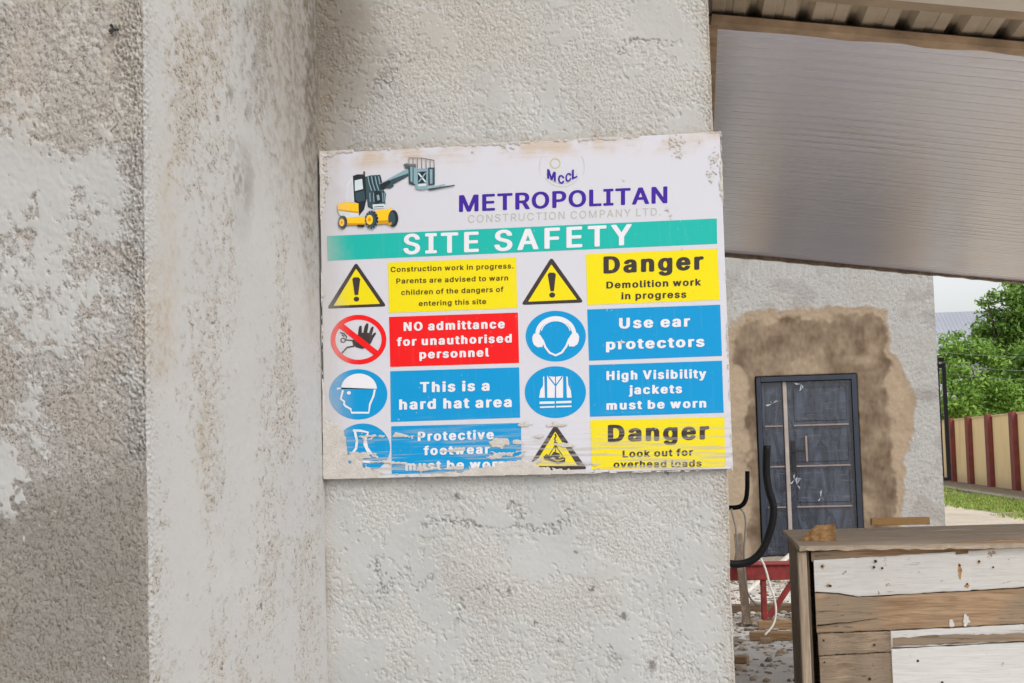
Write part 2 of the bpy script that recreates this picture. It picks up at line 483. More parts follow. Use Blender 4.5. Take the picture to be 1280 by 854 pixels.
# ------------------------------------------------------------------ wall that carries the sign
def sign_wall():
    xs = ramp_samples((XR-.02, XE, .0024))
    ys = ramp_samples((YS, YS+.16, .0045), (YS+.16, 10.9, .08))[1:]
    s = np.concatenate([xs, XE+(ys-YS)])
    S, Z = np.meshgrid(s, zc, indexing='ij')
    t = S-XE
    front = t <= 0
    r = .010
    base = np.zeros(S.shape+(3,)); nrm = np.zeros_like(base)
    base[..., 0] = np.where(front, S, XE); base[..., 1] = np.where(front, YS, YS+t); base[..., 2] = Z
    ang = np.clip((t+r)/(2*r), 0, 1)*math.pi/2
    nrm[..., 0] = np.sin(ang); nrm[..., 1] = -np.cos(ang)
    base -= nrm*(np.exp(-(t/r)**2)*r*.35)[..., None]
    px, py = proj(base.reshape(-1, 3)); px = px.reshape(S.shape); py = py.reshape(S.shape)
    lo = lown(S, Z, 13); lo2 = lown(S, Z, 80, 2.0); me_ = midn(S, Z, 45); fi = finn(S, Z, 29); md = medn(S, Z, 10)
    rough = sm(-.45, .45, lo2*.7+lo*.3+.45*me_+.45*md - .10 + .75*(1-sm(120, 190, py))*sm(-.8, .6, lo) + .9*np.exp(-((py-612+8*lo)/16)**2)
               - .9*ell(px, py, 470, 690, 60, 80, .9) - .5*ell(px, py, 660, 620, 130, 14, .6) + .5*ell(px, py, 560, 730, 90, 110, .9)
               + .6*ell(px, py, 780, 790, 100, 70, .8) - .6*ell(px, py, 880, 690, 20, 80, .8) - .5*ell(px, py, 620, 770, 26, 60, .8))
    edge = np.exp(-np.abs(t)/.022)
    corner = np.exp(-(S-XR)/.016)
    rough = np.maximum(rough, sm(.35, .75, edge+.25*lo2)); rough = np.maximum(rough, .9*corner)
    mf = medn(S, Z, 160, 2.8, 3.0); ff = finn(S, Z, 120, 1.7, 1.9)
    lump = np.minimum(.7*mf+.75*ff, .8) + .25*np.abs(md)
    H = rough*.0009*lump + (1-rough)*.0002*me_ + .0025*lo - .0010*rough
    H += edge*.002*ff
    # cracks: thin wandering grooves
    crk = np.zeros_like(S)
    for (cx0, cy0, cx1, cy1, seed) in ((520, 655, 720, 645, 1), (640, 655, 700, 648, 5), (560, 768, 650, 740, 2), (830, 815, 880, 850, 3), (470, 740, 540, 700, 4), (778, 795, 784, 830, 6), (840, 782, 870, 784, 7), (470, 690, 478, 760, 8), (760, 60, 860, 40, 9), (500, 60, 470, 130, 10)):
        d = np.array([cx1-cx0, cy1-cy0], float); L = np.hypot(*d); d /= L
        u = (px-cx0)*d[0]+(py-cy0)*d[1]; v = -(px-cx0)*d[1]+(py-cy0)*d[0]
        wob = 9*lo2+4*me_
        kk = np.exp(-((v+wob)/1.3)**2)*sm(0, 12, u)*(1-sm(L-12, L, u))
        H -= .0045*kk; crk = np.maximum(crk, kk)
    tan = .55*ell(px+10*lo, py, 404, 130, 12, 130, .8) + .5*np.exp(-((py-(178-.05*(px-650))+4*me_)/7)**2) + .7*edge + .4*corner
    ink0 = .45*crk*sm(-.6, .8, md)
    tan += .12*sm(.2, 1.2, lo)+.18*(1-sm(40, 190, py))
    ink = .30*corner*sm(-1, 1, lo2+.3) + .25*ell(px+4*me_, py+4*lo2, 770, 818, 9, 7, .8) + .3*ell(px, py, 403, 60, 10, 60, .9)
    ink = np.maximum(ink, ink0)
    for ex, ey, rr in ((571, 620, 4), (720, 690, 2.2), (637, 738, 2.2), (740, 735, 3), (876, 738, 2.2), (815, 832, 5), (668, 780, 2.2), (700, 800, 2), (605, 757, 2), (850, 672, 2), (780, 770, 4), (833, 590, 3), (596, 826, 2)):
        ink = np.maximum(ink, .75*ell(px+1.6*fi, py+1.6*md, ex, ey, rr, rr*1.2, .6))
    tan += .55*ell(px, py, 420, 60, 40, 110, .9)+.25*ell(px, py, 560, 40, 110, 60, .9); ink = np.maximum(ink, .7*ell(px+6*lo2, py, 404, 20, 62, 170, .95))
    C = np.stack([rough, np.clip(tan, 0, 1), np.clip(ink, 0, 1)], -1)
    P = base + nrm*H[..., None]
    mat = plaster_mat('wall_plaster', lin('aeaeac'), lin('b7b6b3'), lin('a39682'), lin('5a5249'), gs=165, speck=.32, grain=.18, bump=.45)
    o = grid_mesh('plaster_wall', P, C, mat, flip=True)
    return tag(o, 'pale grey roughly plastered wall standing behind the site safety sign', 'wall')
sign_wall()

# ------------------------------------------------------------------ the sign
YB = 4.283                       # front of the board
def S(x, y, lift=0.0):
    d = pray(x, y); t = YB/d[1]
    return Vector((d[0]*t, YB-lift, EYE+d[2]*t))
def zr(k):                       # enlarged study crops -> photo pixels
    ox, oy, sc = {1: (400, 160, 4.746), 2: (640, 160, 4.571), 3: (400, 310, 4.923), 4: (640, 300, 4.571), 5: (400, 450, 4.923), 6: (640, 440, 4.571)}[k]
    return lambda q: (ox+q[0]/sc, oy+q[1]/sc)

def flat(name, shapes, mats, parent, lift):
    """shapes: (list of loops in photo pixels [outer, holes...], material index) -> one printed layer"""
    bm = bmesh.new()
    for j, (loops, mi) in enumerate(shapes):
        L = [[S(x, y, lift + .00006*j) for x, y in lp] for lp in loops]
        allv = [bm.verts.new(p) for lp in L for p in lp]
        for t in tessellate_polygon([[Vector((p.x, p.z, 0)) for p in lp] for lp in L]):
            try:
                f = bm.faces.new([allv[i] for i in t]); f.material_index = mi
            except ValueError: pass
    for f in bm.faces:
        f.normal_update()
        if f.normal.y > 0: f.normal_flip()
    me = bpy.data.meshes.new(name); bm.to_mesh(me); bm.free()
    for m in (mats if isinstance(mats, list) else [mats]): me.materials.append(m)
    o = bpy.data.objects.new(name, me); link(o, parent)
    me.transform(Matrix.Translation(-parent_world(parent)))
    return o

def circ(cx, cy, rx, ry, n=56, a0=0, a1=360):
    full = abs(a1-a0) >= 360
    return [(cx+rx*math.cos(math.radians(a0+(a1-a0)*k/(n if full else n-1))), cy-ry*math.sin(math.radians(a0+(a1-a0)*k/(n if full else n-1)))) for k in range(n)]
def stroke(pts, wd, closed=False):
    P = [np.array(p, float) for p in pts]; n = len(P); A = []; B = []
    for i in range(n):
        p0 = P[i-1] if (i or closed) else P[i]; p1 = P[(i+1) % n] if (i < n-1 or closed) else P[i]
        d = p1-p0; d /= (np.hypot(*d)+1e-9); q = np.array([-d[1], d[0]])*wd/2
        A.append(tuple(P[i]+q)); B.append(tuple(P[i]-q))
    if closed: return [A, B[::-1]]
    return [A+B[::-1]]
def roundpoly(pts, r, n=5):
    out = []
    m_ = len(pts)
    for i in range(m_):
        p, a, c = np.array(pts[i], float), np.array(pts[i-1], float), np.array(pts[(i+1) % m_], float)
        u = (a-p)/np.hypot(*(a-p)); v = (c-p)/np.hypot(*(c-p))
        for k in range(n+1):
            t = k/n
            out.append(tuple((p+u*r)*(1-t)**2 + 2*t*(1-t)*p + (p+v*r)*t*t))
    return out

# letter outlines as plain numbers: advance, loop count, then per loop its point count and x, y pairs (1000 to the em)
LETTERS = sorted(set('METROPOLITAN CONSTRUCTION COMPANY LTD. SITE SAFETY Construction work in progress. Parents are advised to warn children of the dangers of entering this site NO admittance for unauthorised personnel This is a hard hat area Protective footwear must be worn Danger Demolition work Use ear protectors High Visibility jackets Look out for overhead loads') - {' '})
OUTLINES = [
    [188, 1, 1, 16, 95, -4, 78, -1, 63, 9, 53, 24, 50, 41, 53, 59, 63, 73, 78, 83, 95, 87, 113, 83, 128, 73, 138, 59, 141, 41, 138, 24, 128, 9, 113, -1],
    [480, 2, 1, 11, 16, 0, 201, 509, 276, 509, 463, 0, 395, 0, 287, 302, 264, 372, 239, 456, 213, 371, 191, 302, 85, 0, 1, 4, 110, 142, 110, 199, 370, 199, 370, 142],
    [510, 1, 1, 51, 267, -7, 205, 1, 150, 25, 104, 63, 70, 115, 48, 179, 40, 254, 48, 329, 70, 393, 104, 445, 150, 484, 205, 508, 267, 516, 305, 513, 340, 504, 373, 490, 402, 471, 427, 447, 448, 418, 463, 385, 473, 348, 408, 348, 401, 373, 389, 395, 357, 428, 315, 449, 267, 456, 223, 450, 184, 432, 150, 403, 125, 364, 109, 314, 103, 254, 109, 194, 125, 145, 151, 105, 184, 76, 223, 59, 267, 53, 315, 60, 357, 81, 389, 114, 408, 160, 473, 160, 463, 124, 448, 91, 428, 62, 402, 38, 373, 19, 341, 5, 305, -4],
    [502, 2, 1, 30, 219, 0, 96, 0, 96, 57, 215, 57, 272, 63, 318, 81, 354, 110, 379, 149, 394, 198, 399, 255, 394, 312, 379, 361, 354, 399, 320, 428, 275, 446, 221, 452, 93, 452, 93, 509, 225, 509, 294, 501, 353, 478, 399, 441, 433, 391, 455, 329, 462, 255, 455, 181, 433, 119, 398, 68, 351, 31, 291, 8, 1, 4, 125, 509, 125, 0, 60, 0, 60, 509],
    [419, 1, 1, 12, 60, 0, 60, 509, 372, 509, 372, 452, 125, 452, 125, 286, 355, 286, 355, 229, 125, 229, 125, 57, 375, 57, 375, 0],
    [410, 1, 1, 10, 60, 0, 60, 509, 369, 509, 369, 452, 125, 452, 125, 278, 346, 278, 346, 221, 125, 221, 125, 0],
    [517, 1, 1, 12, 60, 0, 60, 509, 125, 509, 125, 289, 392, 289, 392, 509, 457, 509, 457, 0, 392, 0, 392, 232, 125, 232, 125, 0],
    [300, 1, 1, 12, 31, 0, 31, 57, 118, 57, 118, 452, 31, 452, 31, 509, 269, 509, 269, 452, 183, 452, 183, 57, 269, 57, 269, 0],
    [393, 1, 1, 6, 60, 0, 60, 509, 125, 509, 125, 57, 361, 57, 361, 0],
    [628, 1, 1, 37, 60, 0, 60, 509, 152, 509, 277, 187, 287, 159, 299, 123, 311, 84, 315, 73, 318, 83, 330, 121, 342, 158, 352, 187, 476, 509, 568, 509, 568, 0, 504, 0, 504, 291, 504, 327, 505, 369, 506, 413, 507, 436, 498, 409, 482, 363, 467, 322, 456, 291, 342, 0, 286, 0, 170, 291, 159, 321, 145, 361, 129, 408, 120, 435, 120, 416, 121, 372, 122, 328, 122, 291, 122, 0],
    [523, 1, 1, 22, 60, 0, 60, 509, 136, 509, 343, 183, 363, 151, 388, 107, 403, 76, 401, 108, 399, 157, 399, 195, 399, 509, 463, 509, 463, 0, 387, 0, 202, 290, 177, 331, 148, 381, 120, 431, 122, 384, 124, 328, 125, 291, 125, 0],
    [533, 1, 2, 24, 267, -7, 205, 1, 150, 25, 105, 63, 70, 115, 48, 179, 40, 254, 48, 329, 70, 393, 105, 445, 150, 484, 205, 508, 267, 516, 329, 508, 384, 484, 429, 445, 464, 393, 486, 329, 493, 254, 486, 179, 464, 115, 429, 63, 384, 25, 329, 1, 24, 267, 53, 310, 59, 349, 76, 383, 105, 408, 144, 425, 194, 430, 254, 425, 314, 408, 365, 383, 404, 349, 433, 310, 450, 267, 456, 223, 450, 184, 433, 151, 404, 125, 364, 109, 314, 103, 254, 109, 194, 125, 144, 151, 105, 184, 76, 223, 59],
    [445, 1, 2, 17, 60, 0, 60, 509, 235, 509, 289, 503, 332, 487, 366, 462, 390, 430, 404, 391, 409, 348, 404, 304, 390, 265, 366, 233, 332, 207, 289, 191, 235, 186, 125, 186, 125, 0, 15, 125, 242, 233, 242, 269, 246, 297, 256, 318, 272, 333, 294, 342, 319, 344, 348, 342, 376, 333, 402, 318, 423, 297, 439, 268, 449, 232, 452, 125, 452],
    [449, 2, 2, 17, 60, 0, 60, 509, 236, 509, 290, 504, 333, 489, 367, 465, 390, 433, 405, 395, 409, 352, 405, 309, 390, 271, 367, 240, 333, 217, 289, 203, 236, 198, 125, 198, 125, 0, 15, 125, 255, 234, 255, 269, 258, 298, 267, 319, 281, 334, 300, 342, 324, 345, 352, 342, 380, 334, 405, 319, 425, 298, 440, 269, 449, 233, 452, 125, 452, 1, 4, 353, 0, 230, 229, 303, 229, 428, 0],
    [447, 1, 1, 70, 224, -9, 172, -4, 128, 9, 91, 31, 64, 60, 46, 96, 38, 137, 104, 137, 110, 110, 123, 88, 142, 71, 166, 59, 194, 52, 224, 49, 257, 52, 286, 60, 311, 74, 329, 92, 341, 114, 346, 139, 342, 161, 332, 179, 316, 193, 296, 205, 245, 222, 184, 239, 128, 260, 86, 289, 60, 326, 52, 372, 58, 413, 75, 448, 102, 476, 138, 498, 180, 511, 227, 516, 275, 511, 316, 498, 351, 476, 377, 449, 394, 415, 401, 378, 337, 378, 326, 412, 302, 437, 267, 453, 225, 459, 194, 456, 167, 448, 145, 435, 129, 418, 118, 398, 115, 376, 119, 352, 131, 334, 148, 319, 169, 308, 212, 293, 264, 279, 312, 264, 359, 238, 379, 220, 395, 198, 405, 171, 408, 139, 403, 99, 386, 64, 360, 34, 323, 11, 278, -4],
    [449, 1, 1, 8, 32, 452, 32, 509, 417, 509, 417, 452, 257, 452, 257, 0, 193, 0, 193, 452],
    [517, 1, 1, 30, 259, -8, 203, -2, 154, 15, 114, 43, 85, 80, 66, 124, 60, 173, 60, 509, 124, 509, 124, 178, 128, 144, 141, 113, 160, 87, 187, 68, 220, 56, 259, 52, 298, 56, 331, 68, 357, 87, 377, 113, 389, 144, 393, 178, 393, 509, 457, 509, 457, 173, 451, 124, 433, 80, 403, 43, 363, 15, 315, -2],
    [480, 1, 1, 11, 204, 0, 16, 509, 84, 509, 192, 206, 215, 137, 241, 52, 267, 138, 290, 206, 395, 509, 463, 509, 278, 0],
    [472, 1, 1, 13, 203, 0, 203, 208, 16, 509, 91, 509, 192, 344, 222, 292, 237, 260, 251, 293, 280, 344, 381, 509, 455, 509, 268, 208, 268, 0],
    [389, 1, 2, 48, 160, -9, 126, -5, 94, 5, 68, 22, 48, 45, 35, 73, 30, 108, 34, 138, 43, 161, 58, 179, 78, 193, 125, 211, 178, 220, 234, 227, 265, 235, 273, 243, 276, 255, 276, 257, 273, 279, 267, 297, 256, 311, 240, 322, 220, 329, 196, 331, 171, 329, 149, 322, 118, 301, 100, 274, 41, 291, 57, 322, 79, 346, 104, 364, 133, 375, 163, 382, 194, 384, 239, 379, 286, 360, 306, 343, 322, 320, 333, 290, 337, 251, 337, 0, 277, 0, 277, 52, 272, 52, 252, 25, 215, 1, 190, -6, 21, 170, 45, 202, 49, 228, 59, 248, 74, 263, 93, 272, 115, 276, 138, 276, 190, 259, 182, 231, 176, 200, 171, 175, 168, 134, 159, 117, 150, 103, 139, 95, 124, 92, 105, 94, 87, 102, 72, 114, 61, 130, 52],
    [424, 1, 2, 27, 229, -8, 198, -5, 172, 4, 138, 31, 118, 59, 112, 59, 112, 0, 53, 0, 53, 509, 114, 509, 114, 319, 118, 319, 137, 346, 171, 373, 197, 381, 229, 384, 274, 378, 313, 361, 345, 332, 370, 293, 385, 245, 390, 189, 385, 133, 370, 84, 346, 45, 313, 16, 274, -2, 24, 220, 47, 253, 51, 279, 66, 301, 88, 316, 117, 325, 151, 328, 189, 325, 227, 316, 261, 301, 290, 280, 311, 253, 325, 220, 330, 188, 325, 161, 312, 140, 291, 125, 263, 116, 229, 113, 189, 116, 150, 125, 115, 140, 86, 162, 65, 188, 51],
    [396, 1, 1, 43, 207, -8, 159, -2, 117, 16, 82, 46, 56, 85, 40, 133, 34, 187, 40, 243, 56, 291, 82, 330, 117, 360, 159, 378, 207, 384, 260, 377, 305, 356, 340, 322, 362, 277, 303, 262, 290, 289, 270, 311, 242, 325, 207, 330, 173, 325, 145, 310, 124, 287, 108, 258, 99, 224, 96, 187, 99, 151, 108, 117, 124, 89, 145, 66, 173, 51, 207, 46, 243, 52, 271, 66, 292, 89, 304, 117, 363, 102, 354, 78, 341, 56, 306, 21, 261, -1],
    [424, 1, 2, 27, 195, -8, 151, -2, 111, 16, 79, 45, 55, 84, 39, 133, 34, 189, 39, 245, 55, 293, 79, 332, 112, 361, 151, 378, 196, 384, 228, 381, 253, 373, 287, 346, 306, 319, 311, 319, 311, 509, 372, 509, 372, 0, 313, 0, 313, 59, 307, 59, 287, 31, 252, 4, 227, -5, 24, 205, 47, 236, 51, 263, 65, 284, 86, 299, 115, 309, 150, 312, 189, 309, 229, 300, 263, 284, 291, 263, 312, 237, 325, 205, 330, 172, 325, 145, 311, 124, 290, 108, 261, 99, 227, 96, 189, 99, 151, 109, 117, 124, 88, 145, 66, 172, 51],
    [404, 1, 2, 38, 212, -8, 161, -2, 117, 16, 82, 46, 56, 85, 40, 132, 34, 187, 39, 242, 55, 290, 81, 329, 115, 359, 157, 378, 205, 384, 236, 382, 266, 374, 294, 361, 319, 341, 341, 315, 357, 282, 368, 242, 371, 194, 371, 169, 97, 169, 100, 139, 110, 106, 128, 80, 151, 61, 179, 50, 212, 46, 254, 53, 285, 73, 306, 105, 365, 91, 353, 63, 335, 39, 311, 19, 283, 4, 249, -5, 13, 97, 221, 308, 221, 307, 237, 298, 269, 283, 294, 263, 314, 237, 326, 205, 330, 173, 326, 146, 313, 125, 294, 109, 270, 99, 241],
    [254, 2, 1, 4, 228, 379, 228, 327, 6, 327, 6, 379, 1, 18, 81, 0, 81, 432, 84, 461, 96, 486, 113, 505, 135, 519, 161, 527, 187, 530, 222, 527, 243, 521, 227, 468, 215, 472, 195, 474, 171, 470, 154, 460, 145, 443, 142, 419, 142, 0],
    [425, 1, 2, 47, 207, -151, 168, -148, 134, -140, 105, -127, 82, -110, 64, -91, 51, -69, 101, -41, 122, -66, 154, -88, 178, -95, 207, -97, 249, -92, 282, -75, 304, -47, 311, -6, 311, 68, 306, 68, 287, 41, 252, 16, 227, 8, 195, 5, 152, 10, 113, 27, 80, 53, 55, 90, 39, 136, 34, 191, 39, 246, 55, 293, 80, 332, 112, 361, 152, 378, 196, 384, 228, 382, 253, 373, 288, 346, 308, 319, 313, 319, 313, 379, 372, 379, 372, -9, 367, -54, 350, -90, 324, -117, 291, -136, 251, -147, 24, 205, 59, 237, 63, 264, 75, 285, 95, 300, 121, 309, 154, 312, 193, 309, 231, 300, 264, 285, 291, 264, 312, 237, 325, 205, 330, 172, 325, 145, 312, 124, 290, 109, 262, 99, 229, 96, 193, 99, 155, 109, 123, 124, 96, 145, 76, 172, 63],
    [410, 1, 1, 28, 114, 227, 114, 0, 53, 0, 53, 509, 114, 509, 114, 312, 124, 332, 152, 362, 187, 379, 227, 384, 264, 380, 295, 369, 321, 349, 341, 321, 353, 285, 357, 240, 357, 0, 296, 0, 296, 235, 290, 275, 273, 304, 246, 323, 210, 329, 184, 326, 161, 317, 141, 303, 126, 283, 117, 257],
    [167, 2, 1, 4, 53, 0, 53, 379, 114, 379, 114, 0, 1, 16, 84, 443, 67, 446, 54, 455, 44, 468, 41, 483, 44, 499, 54, 512, 67, 521, 84, 524, 100, 521, 114, 512, 123, 499, 126, 483, 123, 468, 114, 455, 100, 446],
    [167, 2, 1, 16, 53, 379, 114, 379, 114, -30, 111, -63, 102, -90, 86, -113, 65, -129, 37, -139, 4, -143, -10, -143, -10, -87, 2, -87, 25, -83, 40, -72, 50, -54, 53, -29, 1, 16, 83, 443, 67, 446, 53, 455, 44, 468, 41, 483, 44, 499, 53, 512, 67, 521, 83, 524, 100, 521, 114, 512, 123, 499, 126, 483, 123, 468, 114, 455, 100, 446],
    [381, 3, 1, 7, 110, 137, 110, 212, 121, 212, 284, 379, 360, 379, 184, 199, 177, 199, 1, 4, 53, 0, 53, 509, 114, 509, 114, 0, 1, 4, 294, 0, 148, 186, 191, 229, 372, 0],
    [189, 1, 1, 16, 139, -2, 101, 3, 74, 20, 58, 47, 53, 84, 53, 509, 114, 509, 114, 99, 115, 77, 120, 62, 130, 54, 146, 52, 160, 53, 170, 54, 181, 3, 162, -1],
    [610, 1, 1, 53, 53, 0, 53, 379, 112, 379, 112, 306, 118, 323, 132, 346, 151, 363, 172, 376, 195, 384, 219, 386, 257, 380, 287, 361, 309, 331, 317, 308, 322, 321, 337, 343, 357, 361, 381, 375, 407, 383, 437, 386, 468, 383, 497, 372, 522, 354, 541, 328, 553, 296, 557, 255, 557, 0, 496, 0, 496, 254, 490, 289, 473, 313, 447, 326, 419, 330, 395, 328, 374, 320, 358, 307, 345, 290, 338, 270, 335, 247, 335, 0, 274, 0, 274, 260, 269, 288, 253, 311, 229, 326, 199, 330, 178, 328, 158, 320, 140, 307, 126, 289, 117, 266, 114, 238, 114, 0],
    [410, 1, 1, 28, 114, 227, 114, 0, 53, 0, 53, 379, 112, 379, 112, 307, 124, 332, 152, 362, 187, 379, 227, 384, 264, 380, 295, 369, 321, 349, 341, 321, 353, 285, 357, 240, 357, 0, 296, 0, 296, 235, 290, 275, 273, 304, 246, 323, 210, 329, 184, 326, 161, 317, 141, 303, 126, 283, 117, 257],
    [415, 1, 2, 24, 207, -8, 159, -2, 117, 16, 82, 46, 56, 85, 40, 133, 34, 187, 40, 243, 56, 291, 82, 330, 117, 360, 159, 378, 207, 384, 256, 378, 299, 360, 333, 330, 359, 291, 376, 243, 381, 187, 376, 133, 359, 85, 333, 46, 299, 16, 256, -2, 24, 207, 46, 242, 51, 270, 66, 292, 89, 307, 117, 316, 151, 319, 187, 316, 224, 307, 258, 292, 287, 270, 310, 242, 325, 207, 330, 173, 325, 145, 310, 124, 287, 108, 258, 99, 224, 96, 187, 99, 151, 108, 117, 124, 89, 145, 66, 173, 51],
    [424, 1, 2, 27, 53, -143, 53, 379, 112, 379, 112, 319, 118, 319, 137, 346, 171, 373, 197, 381, 229, 384, 274, 378, 313, 361, 345, 332, 370, 293, 385, 245, 390, 189, 385, 133, 370, 84, 346, 45, 313, 16, 274, -2, 229, -8, 198, -5, 173, 4, 138, 31, 118, 59, 114, 59, 114, -143, 24, 220, 47, 253, 51, 279, 66, 301, 88, 316, 117, 325, 151, 328, 189, 325, 227, 316, 261, 301, 290, 280, 311, 253, 325, 220, 330, 188, 325, 161, 312, 140, 291, 125, 263, 116, 229, 113, 189, 116, 150, 125, 115, 140, 86, 162, 65, 188, 51],
    [259, 1, 1, 21, 53, 0, 53, 379, 112, 379, 112, 321, 115, 321, 130, 347, 152, 367, 181, 380, 213, 385, 229, 384, 243, 384, 243, 322, 230, 324, 207, 326, 182, 323, 159, 315, 140, 301, 126, 284, 117, 262, 114, 237, 114, 0],
    [365, 1, 1, 60, 182, -8, 145, -5, 112, 3, 84, 18, 62, 38, 45, 63, 36, 94, 94, 107, 105, 79, 124, 60, 150, 49, 181, 45, 217, 50, 244, 62, 262, 81, 268, 103, 265, 121, 254, 136, 237, 147, 212, 155, 149, 170, 104, 186, 72, 208, 53, 237, 47, 274, 51, 305, 65, 332, 87, 354, 115, 370, 149, 381, 187, 384, 223, 381, 254, 372, 279, 358, 299, 339, 314, 316, 324, 290, 268, 277, 258, 298, 243, 316, 219, 328, 187, 333, 156, 329, 131, 317, 114, 299, 109, 277, 112, 258, 124, 243, 144, 232, 172, 223, 229, 209, 275, 194, 306, 171, 325, 142, 331, 107, 326, 75, 312, 47, 290, 24, 260, 6, 223, -5],
    [227, 2, 1, 4, 204, 379, 204, 327, 6, 327, 6, 379, 1, 16, 65, 471, 126, 471, 126, 98, 128, 76, 136, 61, 150, 53, 170, 50, 185, 51, 202, 54, 213, 2, 192, -3, 168, -4, 125, 2, 92, 21, 72, 52, 65, 93],
    [410, 1, 1, 28, 182, -5, 146, -1, 115, 11, 89, 31, 69, 59, 57, 95, 53, 139, 53, 379, 114, 379, 114, 144, 119, 105, 137, 75, 164, 56, 200, 50, 226, 53, 249, 62, 268, 77, 283, 97, 293, 122, 296, 153, 296, 379, 357, 379, 357, 0, 298, 0, 298, 73, 286, 47, 257, 17, 222, 0],
    [389, 1, 1, 11, 163, 0, 17, 379, 84, 379, 165, 155, 187, 87, 195, 59, 203, 87, 224, 155, 305, 379, 371, 379, 226, 0],
    [567, 1, 1, 27, 138, 0, 23, 379, 87, 379, 133, 214, 154, 137, 170, 64, 186, 135, 206, 214, 252, 379, 316, 379, 362, 214, 382, 136, 397, 66, 413, 135, 434, 214, 480, 379, 545, 379, 429, 0, 368, 0, 319, 172, 305, 225, 291, 280, 284, 309, 277, 280, 263, 225, 248, 172, 199, 0],
    [389, 1, 1, 25, 47, -139, 61, -86, 71, -87, 104, -89, 118, -84, 130, -74, 141, -58, 151, -36, 163, -1, 17, 379, 84, 379, 165, 155, 187, 87, 195, 60, 202, 87, 224, 155, 305, 379, 371, 379, 204, -58, 177, -107, 159, -124, 139, -136, 117, -143, 91, -145, 65, -143],
]
def read_outline(row):
    groups, i = [], 2
    for k in range(row[1]):
        loops = []; n_l = row[i]; i += 1
        for q in range(n_l):
            n = row[i]; i += 1
            loops.append([(row[i+2*j], row[i+2*j+1]) for j in range(n)]); i += 2*n
        groups.append(loops)
    return row[0], groups
GLYPH = {ch: read_outline(row) for ch, row in zip(LETTERS, OUTLINES)}
_tess = {}
def glyph_mesh(ch):
    """outline of one letter -> (points, triangles, advance); drawn from the loops above"""
    if ch not in _tess:
        adv, groups = GLYPH[ch]
        P, T, L = [], [], []
        for gi, loops in enumerate(groups):
            k0 = len(P)
            T += [tuple(i+k0 for i in t) for t in tessellate_polygon([[Vector((x, y, 0)) for x, y in lp] for lp in loops])]
            for lp in loops: P += lp; L += [gi]*len(lp)
        _tess[ch] = (P, T, L, adv)
    return _tess[ch]
def glyphs(s, bold, space):
    """points, layer index, triangles; boldness spreads the pen over an ellipse"""
    rx = max(0, bold)*640; ry = rx*.5
    offs = [(0, 0)] + ([(rx*math.cos(k*math.pi/6), ry*math.sin(k*math.pi/6)) for k in range(12)] if rx > 0 else [])
    V, L, T = [], [], []
    x = 0.0
    for ch in s:
        if ch == ' ':
            x += 190*space + rx*.5; continue
        P, tr, gl, adv = glyph_mesh(ch)
        for li, (ox, oy) in enumerate(offs):
            k0 = len(V)
            V += [(px+x+ox, py+oy) for px, py in P]; L += [li*1.5+gi*.5 for gi in gl]; T += [tuple(i+k0 for i in t) for t in tr]
        x += (adv + 1.9*rx)*space
    return np.array(V), L, T, ry
CAPH = 509
def lettering(lines, mat, parent, lift, name='lettering'):
    """lines: (text, x_left, y_left, x_right, y_right, cap height, boldness, spacing); one printed part per line"""
    for (s, xl, yl, xr_, yr, cap, bold, space) in lines:
        co, ly, fs, ry = glyphs(s, bold, space)
        b0, b1 = -ry, CAPH+ry
        x0, x1 = co[:, 0].min(), co[:, 0].max()
        V = []
        for (x, y), li in zip(co, ly):
            t = (x-x0)/(x1-x0); v = (y-b0)/(b1-b0)
            V.append(S(xl+(xr_-xl)*t, yl+(yr-yl)*t - cap*v, lift + 1.2e-5*li))
        o = printed(name, V, fs, mat, parent)
    return o
def printed(name, V, fs, mat, parent):
    me = bpy.data.meshes.new(name)
    me.from_pydata([tuple(v) for v in V], [], fs)
    bm = bmesh.new(); bm.from_mesh(me)
    for f in bm.faces:
        f.normal_update()
        if f.normal.y > 0: f.normal_flip()
    bm.to_mesh(me); bm.free()
    me.materials.append(mat)
    o = bpy.data.objects.new(name, me); link(o, parent)
    me.transform(Matrix.Translation(-parent_world(parent)))
    return o

